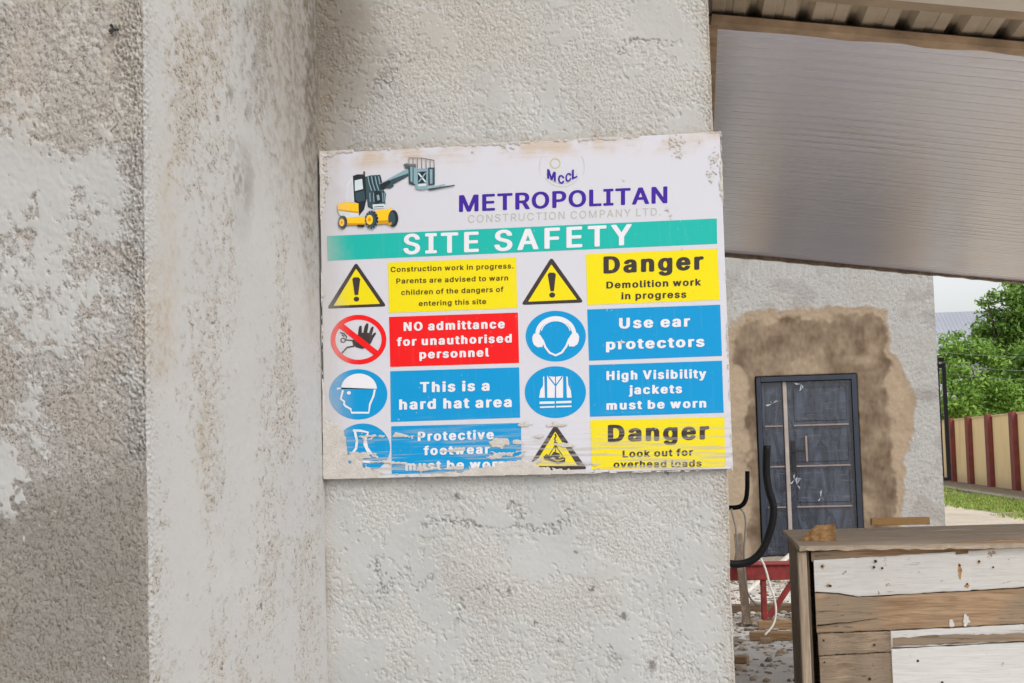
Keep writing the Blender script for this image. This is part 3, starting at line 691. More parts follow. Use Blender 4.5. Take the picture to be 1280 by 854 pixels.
def build_sign():
    root = empty('safety_sign', (-.51, YB, SZ0), 'worn white construction site safety sign with coloured notices fixed on plaster wall', 'sign')
    W = print_mat('sign_white', lin('c2c1c8'))
    WT = print_mat('sign_white_ink', lin('d4d3d8'), fade=.6)
    TEAL = print_mat('sign_teal', lin('17a79c')); YEL = print_mat('sign_yellow', lin('dcca08')); RED = print_mat('sign_red', lin('dc1214'))
    BLU = print_mat('sign_blue', lin('0089c0')); BLK = print_mat('sign_black', lin('39312f'), fade=.6); BRN = print_mat('sign_brown', lin('4a3415'))
    PUR = print_mat('sign_purple', lin('3c1d8c')); GRY = print_mat('sign_grey', lin('a9a89c')); OLV = print_mat('sign_olive', lin('b5ae8c'))
    # board: corners taken on its own plane
    b_ = MB()
    c = [S(400.5, 191), S(900.8, 166), S(915.2, 587.5), S(405, 598.3)]
    q = [Vector((p.x, YB, p.z)) for p in c]
    bot, top = q[3], q[0]
    x0, x1 = (q[0].x+q[3].x)/2, (q[1].x+q[2].x)/2; z0, z1 = (q[2].z+q[3].z)/2, (q[0].z+q[1].z)/2
    b_.box(x0, x1, YB, YB+.012, z0, z1, .0012, 1)
    board = b_.build('board', W, root)
    L1, L2, L3 = .0005, .0010, .0015
    z1_, z2, z3, z4, z5, z6 = (zr(i) for i in range(1, 7))
    def mp(z, pts): return [z(p) for p in pts]
    # heading
    DP = print_mat('machine_slate', lin('33474f')); DL = print_mat('machine_steel', lin('7d9aa3')); PL = print_mat('machine_pale', lin('c3cdd2')); DK = print_mat('machine_dark', lin('20282c'))
    YM = print_mat('machine_yellow', lin('f0b91a')); YD = print_mat('machine_ochre', lin('c08a10'))
    P = lambda pts: [mp(z1_, pts)]
    St = lambda pts, wd: [mp(z1_, lp) for lp in stroke(pts, wd)]
    sh = [(P([(160, 335), (195, 285), (204, 440), (155, 440)]), 2), (P([(166, 345), (192, 305), (198, 435), (162, 436)]), 6),
          (P([(195, 285), (220, 276), (265, 275), (282, 330), (278, 420), (262, 485), (232, 522), (228, 450), (203, 438)]), 3),
          (P([(206, 312), (250, 302), (256, 362), (207, 375)]), 2), (P([(210, 385), (262, 372), (268, 430), (230, 440), (212, 425)]), 0),
          (P([(256, 262), (262, 255), (268, 262), (270, 278), (258, 278)]), 3),
          (P([(268, 290), (300, 282), (358, 278), (372, 330), (378, 370), (392, 390), (388, 455), (310, 482), (284, 470), (276, 400)]), 0),
          (P([(310, 395), (330, 370), (362, 380), (370, 440), (330, 452)]), 3), (P([(336, 400), (350, 396), (356, 425), (342, 432)]), 1)]
    for x in (285, 306, 328, 348):
        sh.append((St([(x, 288), (x+8, 330), (x+22, 372)], 6), 1)); sh.append((St([(x+8, 288), (x+16, 330), (x+28, 368)], 6), 3))
    for x in (296, 318, 372, 384):
        sh.append((St([(x, 385), (x+3, 440)], 5), 1))
    sh += [(P([(312, 455), (384, 450), (386, 474), (316, 480)]), 2), (St([(322, 470), (378, 466)], 5), 0),
           (P([(356, 332), (430, 290), (500, 252), (526, 246), (526, 284), (440, 330), (384, 362), (364, 366)]), 1),
           (P([(356, 336), (440, 300), (524, 270), (526, 286), (440, 334), (384, 364), (364, 368)]), 0),
           (P([(356, 334), (410, 310), (424, 322), (384, 362), (364, 368)]), 3), (P([(390, 352), (432, 334), (440, 346), (420, 360), (396, 360)]), 0),
           (P([(496, 216), (520, 210), (530, 244), (506, 240)]), 0),
           (P([(524, 214), (570, 214), (566, 342), (528, 334)]), 0), (P([(536, 232), (550, 232), (550, 322), (538, 318)]), 1), (P([(556, 232), (570, 240), (568, 336), (556, 330)]), 1),
           (P([(566, 244), (642, 240), (640, 362), (578, 366), (566, 350)]), 1), (P([(580, 262), (632, 258), (630, 326), (582, 332)]), 3),
           (St([(584, 268), (628, 322)], 9), 2), (St([(628, 268), (586, 322)], 8), 1), (P([(582, 336), (630, 332), (630, 344), (584, 348)]), 2),
           (P([(642, 236), (682, 236), (682, 338), (644, 342)]), 0), (P([(652, 246), (668, 246), (668, 330), (654, 332)]), 1),
           (St([(526, 178), (604, 180), (680, 194)], 5), 0)]
    for x in (529, 553, 578, 604, 630, 654, 677):
        sh.append((St([(x, 179+max(0, (x-604))*.17), (x+1, 242)], 4), 0))
    sh += [(P([(566, 346), (640, 352), (642, 362), (600, 370), (570, 362)]), 1), (P([(640, 356), (742, 334), (744, 340), (672, 360), (650, 370)]), 1),
           (P([(640, 362), (798, 339), (802, 345), (652, 372)]), 0),
           (P([(104, 455), (150, 440), (230, 449), (230, 503), (150, 494), (108, 490)]), 4), (P([(104, 482), (230, 498), (230, 508), (108, 494)]), 5),
           (P([(108, 494), (230, 508), (232, 528), (160, 534), (120, 520)]), 2), (P([(150, 534), (266, 528), (272, 575), (158, 576)]), 4), (P([(155, 566), (272, 566), (272, 578), (158, 578)]), 5),
           (P([(220, 575), (268, 575), (262, 590), (226, 588)]), 3),
           (P([(330, 492), (410, 484), (426, 470), (428, 496), (412, 566), (344, 572)]), 4), (P([(340, 552), (414, 546), (410, 570), (344, 574)]), 5),
           (P(circ(436, 538, 30, 50, 24)), 3), (P(circ(428, 538, 20, 40, 24)), 0), (P([(404, 566), (428, 560), (424, 578), (404, 576)]), 5),
           (P(circ(137, 560, 27, 39, 24)), 3), (P(circ(131, 562, 15, 22, 20)), 4), (P(circ(131, 562, 6, 9, 12)), 5),
           (P(circ(308, 545, 40, 54, 28)), 3), (P(circ(300, 546, 31, 46, 28)), 0), (P(circ(296, 546, 20, 29, 24)), 4), (P(circ(296, 546, 9, 12, 14)), 5)]
    for k in range(14):
        a = 2*math.pi*k/14
        sh.append((St([(308+34*math.cos(a), 545+46*math.sin(a)), (309+40*math.cos(a+.12), 545+53*math.sin(a+.12))], 5), 1))
    f = flat('machine_picture', sh, [DP, DL, PL, DK, YM, YD, W], root, L1)
    f['label'] = 'printed picture of a yellow forklift truck with its boom raised'
    # company mark
    ms = [([mp(z2, circ(247, 203, 31, 31, 40)), mp(z2, circ(247, 203, 24, 24, 40))], 0)]
    for rr, a0, a1 in ((95, 200, 340), (112, 210, 330), (128, 150, 200), (128, 340, 390)):
        ms.append(([mp(z2, lp) for lp in stroke(circ(285, 225, rr, rr, 24, a0, a1), 1.6)], 1))
    lg = flat('company_logo', ms, [OLV, GRY], root, L1)
    lt = []
    for ch, cx, cy, wd, hh, rot, sk in (('M', 226, 271, 50, 54, 22, 0), ('C', 281, 294, 36, 50, 6, 0), ('C', 322, 283, 34, 50, -14, 0), ('L', 358, 262, 32, 54, -24, 0)):
        lt.append((ch, cx, cy, wd, hh, rot))
    V, Fc = [], []
    for ch, cx, cy, wd, hh, rot in lt:
        co, ly, fs, _ = glyphs(ch, .06, 1); k0 = len(V)
        a, b2 = co.min(0), co.max(0)
        for (x, y), li in zip(co, ly):
            u = ((x-a[0])/(b2[0]-a[0])-.5)*wd; v = (.5-(y-a[1])/(b2[1]-a[1]))*hh
            V.append(S(*z2((cx+u, cy+v+math.tan(math.radians(rot))*u)), L2 + 1.2e-5*li))
        Fc += [tuple(i+k0 for i in ff) for ff in fs]
    printed('lettering', V, Fc, PUR, lg)
    o = lettering([('METROPOLITAN', 573.8, 265.2, 834.3, 254.0, 21.0, .044, .98)], PUR, root, L1, 'company_name')
    o['label'] = 'large purple capitals reading METROPOLITAN'
    o = lettering([('CONSTRUCTION COMPANY LTD.', 585, 278.6, 826, 269.2, 9.4, -.004, 1.15)], GRY, root, L1, 'company_name')
    o['label'] = 'thin pale grey capitals reading CONSTRUCTION COMPANY LTD.'
    # band
    o = flat('band', [([[(408.6, 295.2), (896, 273.2), (896.6, 304.8), (409.6, 326)]], 0)], TEAL, root, L1)
    o['label'] = 'teal band reading SITE SAFETY'
    lettering([('SITE', 504.3, 318.2, 598.5, 315.0, 25.4, .045, 1.12), ('SAFETY', 618, 314.2, 790, 306.4, 26.2, .045, 1.12)], WT, o, L2)
    # notices
    B9 = .074
    notices = [
        ('yellow notice warning parents about construction work', YEL, BRN, [(484.9, 328.3), (645.2, 322.2), (646.8, 385.2), (486.3, 391.3)],
         [('Construction work in progress.', 488.4, 340.3, 642.1, 335.6, 6.4, .037, 1.05), ('Parents are advised to warn', 495.5, 354.7, 635.2, 350.6, 6.4, .037, 1.05),
          ('children of the dangers of', 501.6, 368.9, 629.5, 364.8, 6.3, .037, 1.05), ('entering this site', 523.5, 382.7, 607.8, 380, 6.3, .037, 1.05)]),
        ('red notice reading NO admittance for unauthorised personnel', RED, WT, [(486.3, 396.3), (647.4, 390.8), (649, 453.8), (487.8, 458.9)],
         [('NO admittance', 504.6, 414, 631, 410.5, 11.0, B9, 1.08), ('for unauthorised', 495.9, 432.8, 639.7, 428.2, 10.6, B9, 1.08), ('personnel', 524.3, 448.6, 611.3, 445.7, 10.6, B9, 1.08)]),
        ('blue notice reading This is a hard hat area', BLU, WT, [(487.8, 464.2), (649, 459.3), (650.3, 522.1), (488.6, 527.6)],
         [('This is a', 525, 490.8, 611.9, 488.6, 13.0, B9, 1.08), ('hard hat area', 499, 512.4, 639.7, 508.9, 13.0, B9, 1.08)]),
        ('scuffed blue notice reading Protective footwear must be worn', BLU, WT, [(489, 532.9), (651.3, 528.8), (652.2, 589.5), (489.6, 592.8)],
         [('Protective', 522.3, 551.6, 617.3, 549, 11.8, B9, 1.08), ('footwear', 529.4, 569.2, 612.3, 567.2, 11.4, B9, 1.08), ('must be worn', 506.6, 588.5, 632.6, 585.6, 11.6, B9, 1.08)]),
        ('yellow notice reading Danger Demolition work in progress', YEL, BLK, [(732.3, 317.9), (897, 310.9), (899.7, 375), (734, 381.4)],
         [('Danger', 754.4, 342.2, 879.6, 337.0, 21.4, B9, 1.06), ('Demolition work', 758, 360.8, 876.3, 356.9, 8.6, .055, 1.05), ('in progress', 776.7, 374.4, 858, 372.2, 8.6, .055, 1.05)]),
        ('blue notice reading Use ear protectors', BLU, WT, [(734, 387), (900.3, 381), (902.5, 445), (736.3, 451)],
         [('Use ear', 773.9, 411, 862.7, 408.3, 13.4, B9, 1.08), ('protectors', 757.5, 437.4, 880.6, 433.5, 13.0, B9, 1.08)]),
        ('blue notice reading High Visibility jackets must be worn', BLU, WT, [(736.3, 456.4), (902.5, 451), (904.7, 516), (737.4, 521)],
         [('High Visibility', 758.1, 475.4, 882.8, 472.8, 11.4, B9, 1.08), ('jackets', 786, 493.2, 852.6, 491.6, 11.2, B9, 1.08), ('must be worn', 758.1, 512.6, 882.8, 509.6, 11.0, B9, 1.08)]),
        ('scraped yellow notice reading Danger Look out for overhead loads', YEL, BLK, [(737.8, 525.3), (905.4, 521.5), (906.8, 583.5), (739.6, 587.2)],
         [('Danger', 759.9, 552.7, 886.6, 549.2, 21.4, B9, 1.06), ('Look out for', 778.3, 571.9, 866.4, 569.5, 8.8, .055, 1.05), ('overhead loads', 766.9, 585, 877, 583.3, 8.6, .055, 1.05)])]
    for lab, mt, ink, quad, lines in notices:
        o = flat('notice', [([quad], 0)], mt, root, L1); o['label'] = lab
        lettering(lines, ink, o, L2)
    # pictograms
    def pic(lab, shapes, mats, over):
        o = flat('pictogram', shapes, mats, root, L1); o['label'] = lab
        flat('symbol', over[0], over[1], o, L2)
        return o
    for z, out, inn, ex, dot, lab in ((z3, [(222, 88), (42, 374), (410, 360)], [(222, 128), (84, 356), (370, 344)], [(199, 192), (209, 181), (237, 181), (248, 192), (236, 290), (214, 290)], (225, 315), 'yellow warning triangle with exclamation mark beside the parents notice'),
                                      (z4, [(225, 98), (52, 372), (410, 358)], [(225, 140), (92, 353), (372, 341)], [(204, 197), (215, 187), (240, 187), (251, 197), (240, 293), (220, 293)], (230, 315), 'yellow warning triangle with exclamation mark beside the demolition notice')):
        pic(lab, [([mp(z, roundpoly(out, 22))], 0), ([mp(z, roundpoly(inn, 6))], 1)], [BLK, YEL],
            ([([mp(z, ex)], 0), ([mp(z, circ(*dot, 17, 15, 20))], 0)], BLK))
    hand = [(198, 572), (212, 560), (232, 548), (238, 500), (243, 480), (256, 478), (258, 500), (258, 522), (266, 522), (276, 480), (288, 463), (299, 468), (297, 490), (291, 522), (302, 524), (312, 496), (322, 483), (331, 487), (328, 505), (318, 540), (332, 524), (344, 520), (345, 530), (328, 556), (318, 580), (300, 606), (262, 622), (225, 612), (205, 598)]
    SK = lambda z, pts, wd: [mp(z, lp) for lp in stroke(pts, wd)]
    pic('red prohibition circle crossed over a raised black hand', [([mp(z3, circ(237, 565, 172, 153)), mp(z3, circ(237, 565, 142, 123))], 0), ], [RED],
        ([([mp(z3, hand)], 0), (SK(z3, [(125, 520), (150, 530), (165, 548), (160, 566), (205, 570)], 7), 0), ([mp(z3, circ(143, 568, 17, 15, 18)), mp(z3, circ(143, 568, 11, 9, 18))], 0),
          (SK(z3, [(150, 545), (135, 535)], 6), 0), (SK(z3, [(212, 604), (168, 612), (136, 646)], 9), 0), (SK(z3, [(122, 472), (346, 648)], 36), 1)], [BLK, RED]))
    o = pic('blue hard hat circle with a white helmeted head', [([mp(z5, circ(235, 212, 180, 155))], 0)], [BLU],
        ([([mp(z5, circ(240, 178, 110, 94, 30, 0, 180) + [(105, 184), (105, 172), (130, 170)])], 0),
          (SK(z5, [(142, 186), (128, 240), (150, 256), (148, 274), (160, 286), (190, 303), (194, 325), (300, 325), (308, 272), (330, 222), (338, 182)], 12), 0), ([mp(z5, circ(178, 203, 12, 11, 16))], 0)], [WT]))
    pic('rubbed blue circle with a white boot', [([mp(z5, circ(264, 543, 168, 152))], 0)], [BLU],
        ([(SK(z5, [(203, 434), (250, 436), (296, 446), (280, 490), (290, 540), (318, 578), (356, 602)], 14), 0), (SK(z5, [(215, 440), (228, 500), (222, 545), (196, 580), (205, 618), (330, 630)], 15), 0),
          (SK(z5, [(280, 470), (276, 520), (300, 570)], 18), 0)], [WT]))
    cup = [(116, 556), (124, 538), (146, 528), (162, 545), (182, 575), (174, 612), (146, 614), (126, 600), (118, 580)]
    pic('blue circle with a head wearing white ear protectors', [([mp(z4, circ(250, 550, 172, 145))], 0)], [BLU],
        ([(SK(z4, circ(250, 540, 105, 92, 30, 5, 175), 24), 0), ([mp(z4, cup)], 0), ([mp(z4, [(500-x, y-4) for x, y in cup][::-1])], 0),
          (SK(z4, [(176, 575), (190, 612), (215, 645), (250, 660), (285, 643), (310, 608), (326, 570)], 12), 0),
          (SK(z4, circ(250, 534, 84, 72, 30, 12, 168), 6), 0)], [WT]))
    st = [[(178, 142), (184, 140), (188, 262), (155, 262), (163, 218), (178, 192)], [(201, 132), (210, 150), (246, 196), (244, 262), (202, 262)], [(292, 134), (286, 150), (252, 196), (253, 262), (292, 262)],
          [(310, 140), (318, 142), (322, 192), (336, 218), (341, 262), (314, 262)], [(210, 140), (246, 142), (246, 184), (222, 152)], [(252, 142), (284, 138), (276, 152), (252, 184)],
          [(158, 284), (244, 282), (244, 296), (158, 298)], [(252, 282), (340, 279), (340, 292), (252, 295)], [(160, 312), (244, 309), (244, 318), (160, 321)], [(252, 309), (340, 306), (340, 315), (252, 318)]]
    pic('blue circle with a white high visibility vest', [([mp(z6, circ(248, 230, 175, 148))], 0)], [BLU], ([([mp(z6, q_)], 0) for q_ in st], [WT]))
    pic('scraped yellow triangle with a hanging load', [([mp(z6, roundpoly([(247, 412), (76, 682), (430, 670)], 18))], 0), ([mp(z6, roundpoly([(247, 455), (124, 652), (374, 650)], 5))], 1)], [BLK, YEL],
        ([(SK(z6, [(247, 468), (252, 482), (244, 496), (250, 512)], 9), 0), (SK(z6, [(240, 515), (258, 520), (246, 538)], 9), 0), (SK(z6, [(246, 535), (212, 590)], 5), 0), (SK(z6, [(250, 535), (292, 598)], 5), 0), (SK(z6, [(248, 535), (250, 600)], 5), 0),
          ([mp(z6, [(180, 598), (196, 584), (222, 592), (240, 570), (272, 580), (276, 600), (304, 604), (304, 628), (262, 642), (236, 628), (206, 620), (186, 616)])], 0),
          (SK(z6, [(238, 614), (262, 624), (296, 612)], 4), 1)], [BLK, YEL]))
    # ---------- dried cement dragged over the board (opaque crust, real thickness)
    cell = .62
    gx, gy = np.meshgrid(np.arange(399, 918, cell), np.arange(163, 602, cell), indexing='ij')
    U, V_ = gx*.0024, gy*.0024
    n1 = samp(T_MID, U*500, V_*500); nh = samp(T_MID, U*110, V_*560+50); nf = samp(T_FIN, U*500, V_*500+9); nl = lown(U, V_, 31, 1.5)
    top = np.interp(gx, [400, 901], [190.5, 165.6]); bot_ = np.interp(gx, [400, 916], [598.5, 587.4])
    lef = np.interp(gy, [190, 598], [400.3, 405]); rig = np.interp(gy, [166, 587], [900.8, 915.2])
    sd = np.full_like(gx, -99.0)
    def add(f):
        np.maximum(sd, f, out=sd)
    yb = np.interp(gx, [400, 408, 424, 433, 436, 460, 490, 505, 522, 540, 575, 600, 620, 640, 652, 668, 690, 720, 745, 800, 920], [520, 525, 532, 548, 580, 585, 596, 594, 597, 590, 588, 585, 580, 576, 572, 582, 586, 588, 590, 590, 590])
    add((gy - yb) + 1.6*nh + 1.6*n1)
    add(1.0 - (gx-lef) + 1.2*n1 + 2.2*nl)
    add(.6 - (gy-top) + 1.2*n1 + 2.0*nl)
    add(.3 - (rig-gx) + 1.0*n1 + 1.2*nl)
    for ex, ey, rx, ry in ((571, 562, 13, 2.6), (624, 554.5, 17, 3.4), (634, 569, 22, 5.5), (529, 546.5, 12, 2.0), (497, 544, 9, 3), (467, 546, 14, 3), (498, 578.5, 9, 1.6), (478, 577, 16, 2.6), (445, 572, 14, 6), (516, 548, 4, 2), (646, 553, 6, 4),
                           (520, 516, 3, 1.6), (550, 586, 22, 3), (662, 587, 12, 4), (672, 574, 5, 4), (656, 530, 7, 3), (700, 531, 14, 2.5), (672, 546, 10, 3), (705, 556, 10, 1.6)):
        d = 1-np.hypot((gx-ex)/rx, (gy-ey)/ry)
        add(3.0*d + 1.3*nh + .8*n1)
    # drag marks in the lower right corner and torn spots on top
    reg = sm(528, 556, gy)*sm(648, 668, gx)
    add(np.where(reg > .02, 1.7*nh+.6*nf - 4.1 - (1-reg)*4 + .9*sm(560, 590, gy), -9))
    for ex, ey, rx, ry in ((842, 181, 5, 5), (849, 188, 5, 7), (846, 176, 8, 6), (889, 212, 4, 12), (894, 200, 3, 9), (875, 178, 2, 1.3), (833, 262, 4, 1.6), (838, 268, 1.2, 5), (778, 225, 2, 1), (853, 311, 2, 1.4), (632, 181, 5, 5), (640, 184, 4, 3), (590, 190, 2.5, 1.5), (775, 428, 6, 1.4), (402, 205, 6, 10), (406, 230, 4, 20)):
        d = 1-np.hypot((gx-ex)/rx, (gy-ey)/ry)
        add(2.2*d - .2 + 1.5*nf + .7*n1)
    inside = (gx > lef-1) & (gx < rig+1) & (gy > top-1.5) & (gy < bot_+1)
    keep = (sd > 0) & inside
    thick = np.clip(.0017 + .00035*np.clip(sd, 0, 2) + .00012*nf + .0001*n1, .0016, .0032)
    d = (gx[..., None]-CX)*_rt - (gy[..., None]-CY)*_up + F*_fw
    tt = YB/d[..., 1:2]
    Pm = d*tt; Pm[..., 2] += EYE; Pm[..., 1] = YB - thick
    n, m_ = gx.shape
    ids = np.arange(n*m_).reshape(n, m_)
    kc = keep[:-1, :-1] & keep[1:, 1:]
    Q = np.stack([ids[:-1, :-1][kc], ids[:-1, 1:][kc], ids[1:, 1:][kc], ids[1:, :-1][kc]], -1)
    used, inv = np.unique(Q, return_inverse=True)
    cm = NT('dried_cement'); p = cm.pos()
    cc = cm.ramp(cm.noise(p, 40, 7, .6), (.3, lin('b4ada5')), (.7, lin('c6c1bb')))
    cc = cm.mix(1.0, cc, cm.ramp(cm.noise(p, 260, 5, .6), (.3, g(.78)), (.6, g(1.0))), 'MULTIPLY')
    cm.col(cc); cm.rgh(.93); cm.bump(cm.noise(p, 300, 4), .5, .002)
    # every larger patch of crust is a part of its own, the crumbs are one
    V0 = Pm.reshape(-1, 3)[used]; Q0 = inv.reshape(Q.shape)
    lab = np.arange(len(V0))
    while True:
        mn = lab[Q0].min(1); new = lab.copy()
        for j in range(4): np.minimum.at(new, Q0[:, j], mn)
        new = new[new]
        if (new == lab).all(): break
        lab = new
    fl_ = lab[Q0[:, 0]]; ids_, cnt = np.unique(fl_, return_counts=True)
    big = ids_[cnt > 220]
    def piece(name, F_, lab_):
        u_, iv = np.unique(F_, return_inverse=True)
        me = bpy.data.meshes.new(name); me.from_pydata(V0[u_].tolist(), [], iv.reshape(F_.shape).tolist())
        me.polygons.foreach_set('use_smooth', np.ones(len(me.polygons), bool)); me.materials.append(cm.m)
        o = bpy.data.objects.new(name, me); link(o, root); me.transform(Matrix.Translation(-parent_world(root)))
        return o
    for i in big: piece('cement_smear', Q0[fl_ == i], None)
    rest = ~np.isin(fl_, big)
    if rest.any(): piece('cement_crumbs', Q0[rest], None)['kind'] = 'stuff'
build_sign()

# small dark wasp on the column
def insect():
    p = at(143, 37, YP-.008)
    b_ = MB()
    def blob(c, r, sc):
        bm2 = bmesh.ops.create_uvsphere(b_.bm, u_segments=10, v_segments=6, radius=r)
        for v in bm2['verts']: v.co = Vector((v.co.x*sc[0], v.co.y*sc[1], v.co.z*sc[2])) + c
    blob(p, .0040, (1.5, 1, 1)); blob(p+Vector((.008, 0, -.001)), .0026, (1, 1, 1)); blob(p+Vector((-.0075, .0005, -.002)), .0036, (1.6, .9, 1))
    for s_ in (-1, 1):
        b_.poly([p+Vector((.002, -.003, 0)), p+Vector((-.004, -.004-s_*.001, .012*s_)), p+Vector((-.010, -.004, .009*s_)), p+Vector((-.004, -.003, .001*s_))])
        for k in (-.004, .001, .005):
            b_.tube([p+Vector((k, 0, 0)), p+Vector((k*1.6, .002, .008*s_)), p+Vector((k*2, .009, .012*s_))], .0005, 5)
    o = b_.build('wasp', simple('insect_black', (.012, .01, .009, 1), .5), loc=p)
    tag(o, 'tiny black insect sitting high on the left column', 'insect')
insect()

# ------------------------------------------------------------------ canopy
def canopy():
    A = atz(889, 31, 3.0)                       # near left corner of the ceiling
    root = empty('lean_to_canopy', (A.x, A.y, 3.0), 'grey lean-to canopy with ribbed sheet roof and lined ceiling beside the sign wall', 'canopy')
    th = 7.2
    D = Vector((math.cos(math.radians(th)), math.sin(math.radians(th)), -.120))
    N = Vector((0, 1, 0))
    U = D.cross(N); U.normalize()
    if U.z < 0: U = -U
    def hit(x, y, off=0.0):
        d = Vector(pray(x, y)); o_ = Vector((0, 0, EYE))
        q = A + U*off
        return o_ + d*((q-o_).dot(U)/d.dot(U))
    def uv(p):                                   # plane coordinates of a point
        r = p-A; t = (r.x)/D.x; return t, (r.y - D.y*t)
    s1, t1 = uv(hit(1095, 334)); T = t1
    Lx = 3.6
    def pt(s_, t_, h=0.0): return A + D*s_ + N*t_ + U*h
    # ceiling boards: long tongue-and-groove strips running with the eaves
    m = NT('ceiling_pvc'); p = m.pos()
    n1 = m.noise(p, 1.3, 6, .6); n2 = m.noise(m.mapping(p, (1.2, 26, 1)), 1.0, 4, .6)
    c = m.ramp(n1, (.3, lin('c9cbdb')), (.7, lin('d4d6e6')))
    c = m.mix(m.math('MULTIPLY', m.step(n2, .5, .8), .08), c, lin('a8a2a4'))
    c = m.mix(m.math('MULTIPLY', m.step(m.noise(p, 2.4, 5, .6), .58, .72), .35), c, lin('c8bbb0'))
    m.col(c); m.rgh(.30); m.b.inputs['Specular IOR Level'].default_value = .6; m.b.inputs['Coat Weight'].default_value = .8; m.b.inputs['Coat Roughness'].default_value = .22
    b_ = MB()
    wd = .125; k = 0; t = 0.0
    rr = random.Random(4)
    while t < T-.001:
        t2 = min(T, t+wd); e = .007
        dh = rr.uniform(-.0006, .0006)
        prof = [(t, .016), (t+e, dh*.5), (t+wd*.48, dh-.0008), (t+wd*.5, .0022), (t+wd*.52, dh-.0008), (t2-e, -dh*.5), (t2, .016)]
        sag = lambda s_: .006*math.sin(s_*2.1+.4)+.0006*math.sin(s_*7+t*3)
        ss = [Lx*i/14 for i in range(15)]
        rows = [[b_.bm.verts.new(pt(s_, q[0], q[1]+sag(s_))) for q in prof if q[0] <= t2+1e-6] for s_ in ss]
        for R1, R2 in zip(rows, rows[1:]):
            for i in range(len(R1)-1):
                b_.bm.faces.new((R1[i], R1[i+1], R2[i+1], R2[i]))
        t = t2
    b_.build('ceiling', m.m, root)
    # edge trims
    brown = simple('weathered_timber_trim', lin('ac947a'), .8, .25, 9, bump=.3)
    b_ = MB()
    ss = [Lx*i/40 for i in range(41)]
    wob = lambda i, a: a*(math.sin(i*1.7)+.6*math.sin(i*4.1+1))
    for i in range(40):
        q = []
        for j in (i, i+1):
            s_ = ss[j]; w_ = wob(j, .0022)
            q.append([pt(s_, -.022, .004+w_*.4), pt(s_, .020+w_*5, -.005), pt(s_, .020+w_*5, .030), pt(s_, -.022, .030)])
        b_.hull8(q[0]+q[1])
    b_.build('near_trim', brown, root)['label'] = 'wavy brown timber trim along the near eaves'
    dark = simple('edge_metal_brown', lin('857361'), .6, .3, 20)
    b_ = MB()
    for i in range(60):
        q = []
        for j in (i, i+1):
            s_ = Lx*j/60; w_ = .010*(math.sin(j*2.3)+.5*math.sin(j*5.7))*.5
            q.append([pt(s_, T-.01, -.022+w_*.6), pt(s_, T+.04, -.022+w_*.6), pt(s_, T+.04, .05), pt(s_, T-.01, .05)])
        b_.hull8(q[0]+q[1])
    b_.build('far_trim', dark, root)['label'] = 'dark ragged trim along the far eaves'
    b_ = MB()
    b_.hull8([pt(-.016, .0, -.012), pt(.022, .0, -.012), pt(.022, T, -.012), pt(-.016, T, -.012), pt(-.016, .0, .03), pt(.022, .0, .03), pt(.022, T, .03), pt(-.016, T, .03)])
    b_.build('side_trim', brown, root)
    # roof sheet with trapezoid ribs running with N, oversailing the near edge
    sheet = simple('roof_sheet_beige', lin('b3a491'), .5, .12, 6, metal=.0, bump=.05)
    b_ = MB()
    pr = []
    per = .165; s_ = -.02
    while s_ < Lx:
        pr += [(s_, .078), (s_+.020, .046), (s_+.058, .047), (s_+.061, .050), (s_+.086, .050), (s_+.089, .047), (s_+.127, .046), (s_+.145, .078)]
        s_ += per
    ts = [-.30, -.030, T*.3, T*.6, T+.10]
    rows = [[b_.bm.verts.new(pt(a, tt_, h)) for a, h in pr] for tt_ in ts]
    for R1, R2 in zip(rows, rows[1:]):
        for i in range(len(R1)-1): b_.bm.faces.new((R1[i], R1[i+1], R2[i+1], R2[i]))
    o = b_.build('roof_sheet', sheet, root)
    # closure between trim and sheet
    b_ = MB(); b_.hull8([pt(-.016, -.012, .031), pt(Lx, -.012, .031), pt(Lx, .01, .031), pt(-.016, .01, .031), pt(-.016, -.012, .036), pt(Lx, -.012, .036), pt(Lx, .01, .036), pt(-.016, .01, .036)])
    b_.build('batten', simple('dark_batten', lin('3d342b'), .9), root)
    # eaves member: pale channel
    cream = simple('fascia_cream', lin('d8cfc4'), .5, .06, 5)
    tan = simple('fascia_tan', lin('a38f78'), .6, .12, 7)
    P0 = hit(964, 0, .03)
    sA, tA = uv(P0)
    tF = -.235
    b_ = MB()
    b_.hull8([pt(-.016, tF-.10, .036), pt(Lx, tF-.10, .036), pt(Lx, tF, .036), pt(-.016, tF, .036), pt(-.016, tF-.10, .0442), pt(Lx, tF-.10, .0442), pt(Lx, tF, .0442), pt(-.016, tF, .0442)])
    fa = b_.build('fascia', tan, root)
    b_ = MB()
    b_.hull8([pt(-.016, tF-.30, .026), pt(Lx, tF-.30, .026), pt(Lx, tF-.104, .030), pt(-.016, tF-.104, .030), pt(-.016, tF-.30, .140), pt(Lx, tF-.30, .140), pt(Lx, tF-.104, .043), pt(-.016, tF-.104, .043)])
    b_.build('gutter', cream, root)
    print('canopy', A, 'T', T)
canopy()

# ------------------------------------------------------------------ building behind, with the door
YD = 18.4
def poly_sd(px, py, poly):
    P = np.array(poly, float); d = np.full(px.shape, 1e9); ins = np.zeros(px.shape, bool)
    for i in range(len(P)):
        a, b_ = P[i-1], P[i]; e = b_-a
        t = np.clip(((px-a[0])*e[0]+(py-a[1])*e[1])/(e@e), 0, 1)
        d = np.minimum(d, np.hypot(px-a[0]-t*e[0], py-a[1]-t*e[1]))
        c = (a[1] > py) != (b_[1] > py)
        with np.errstate(divide='ignore', invalid='ignore'):
            xi = a[0]+(py-a[1])/(b_[1]-a[1])*(b_[0]-a[0])
        ins ^= c & (px < xi)
    return np.where(ins, d, -d)

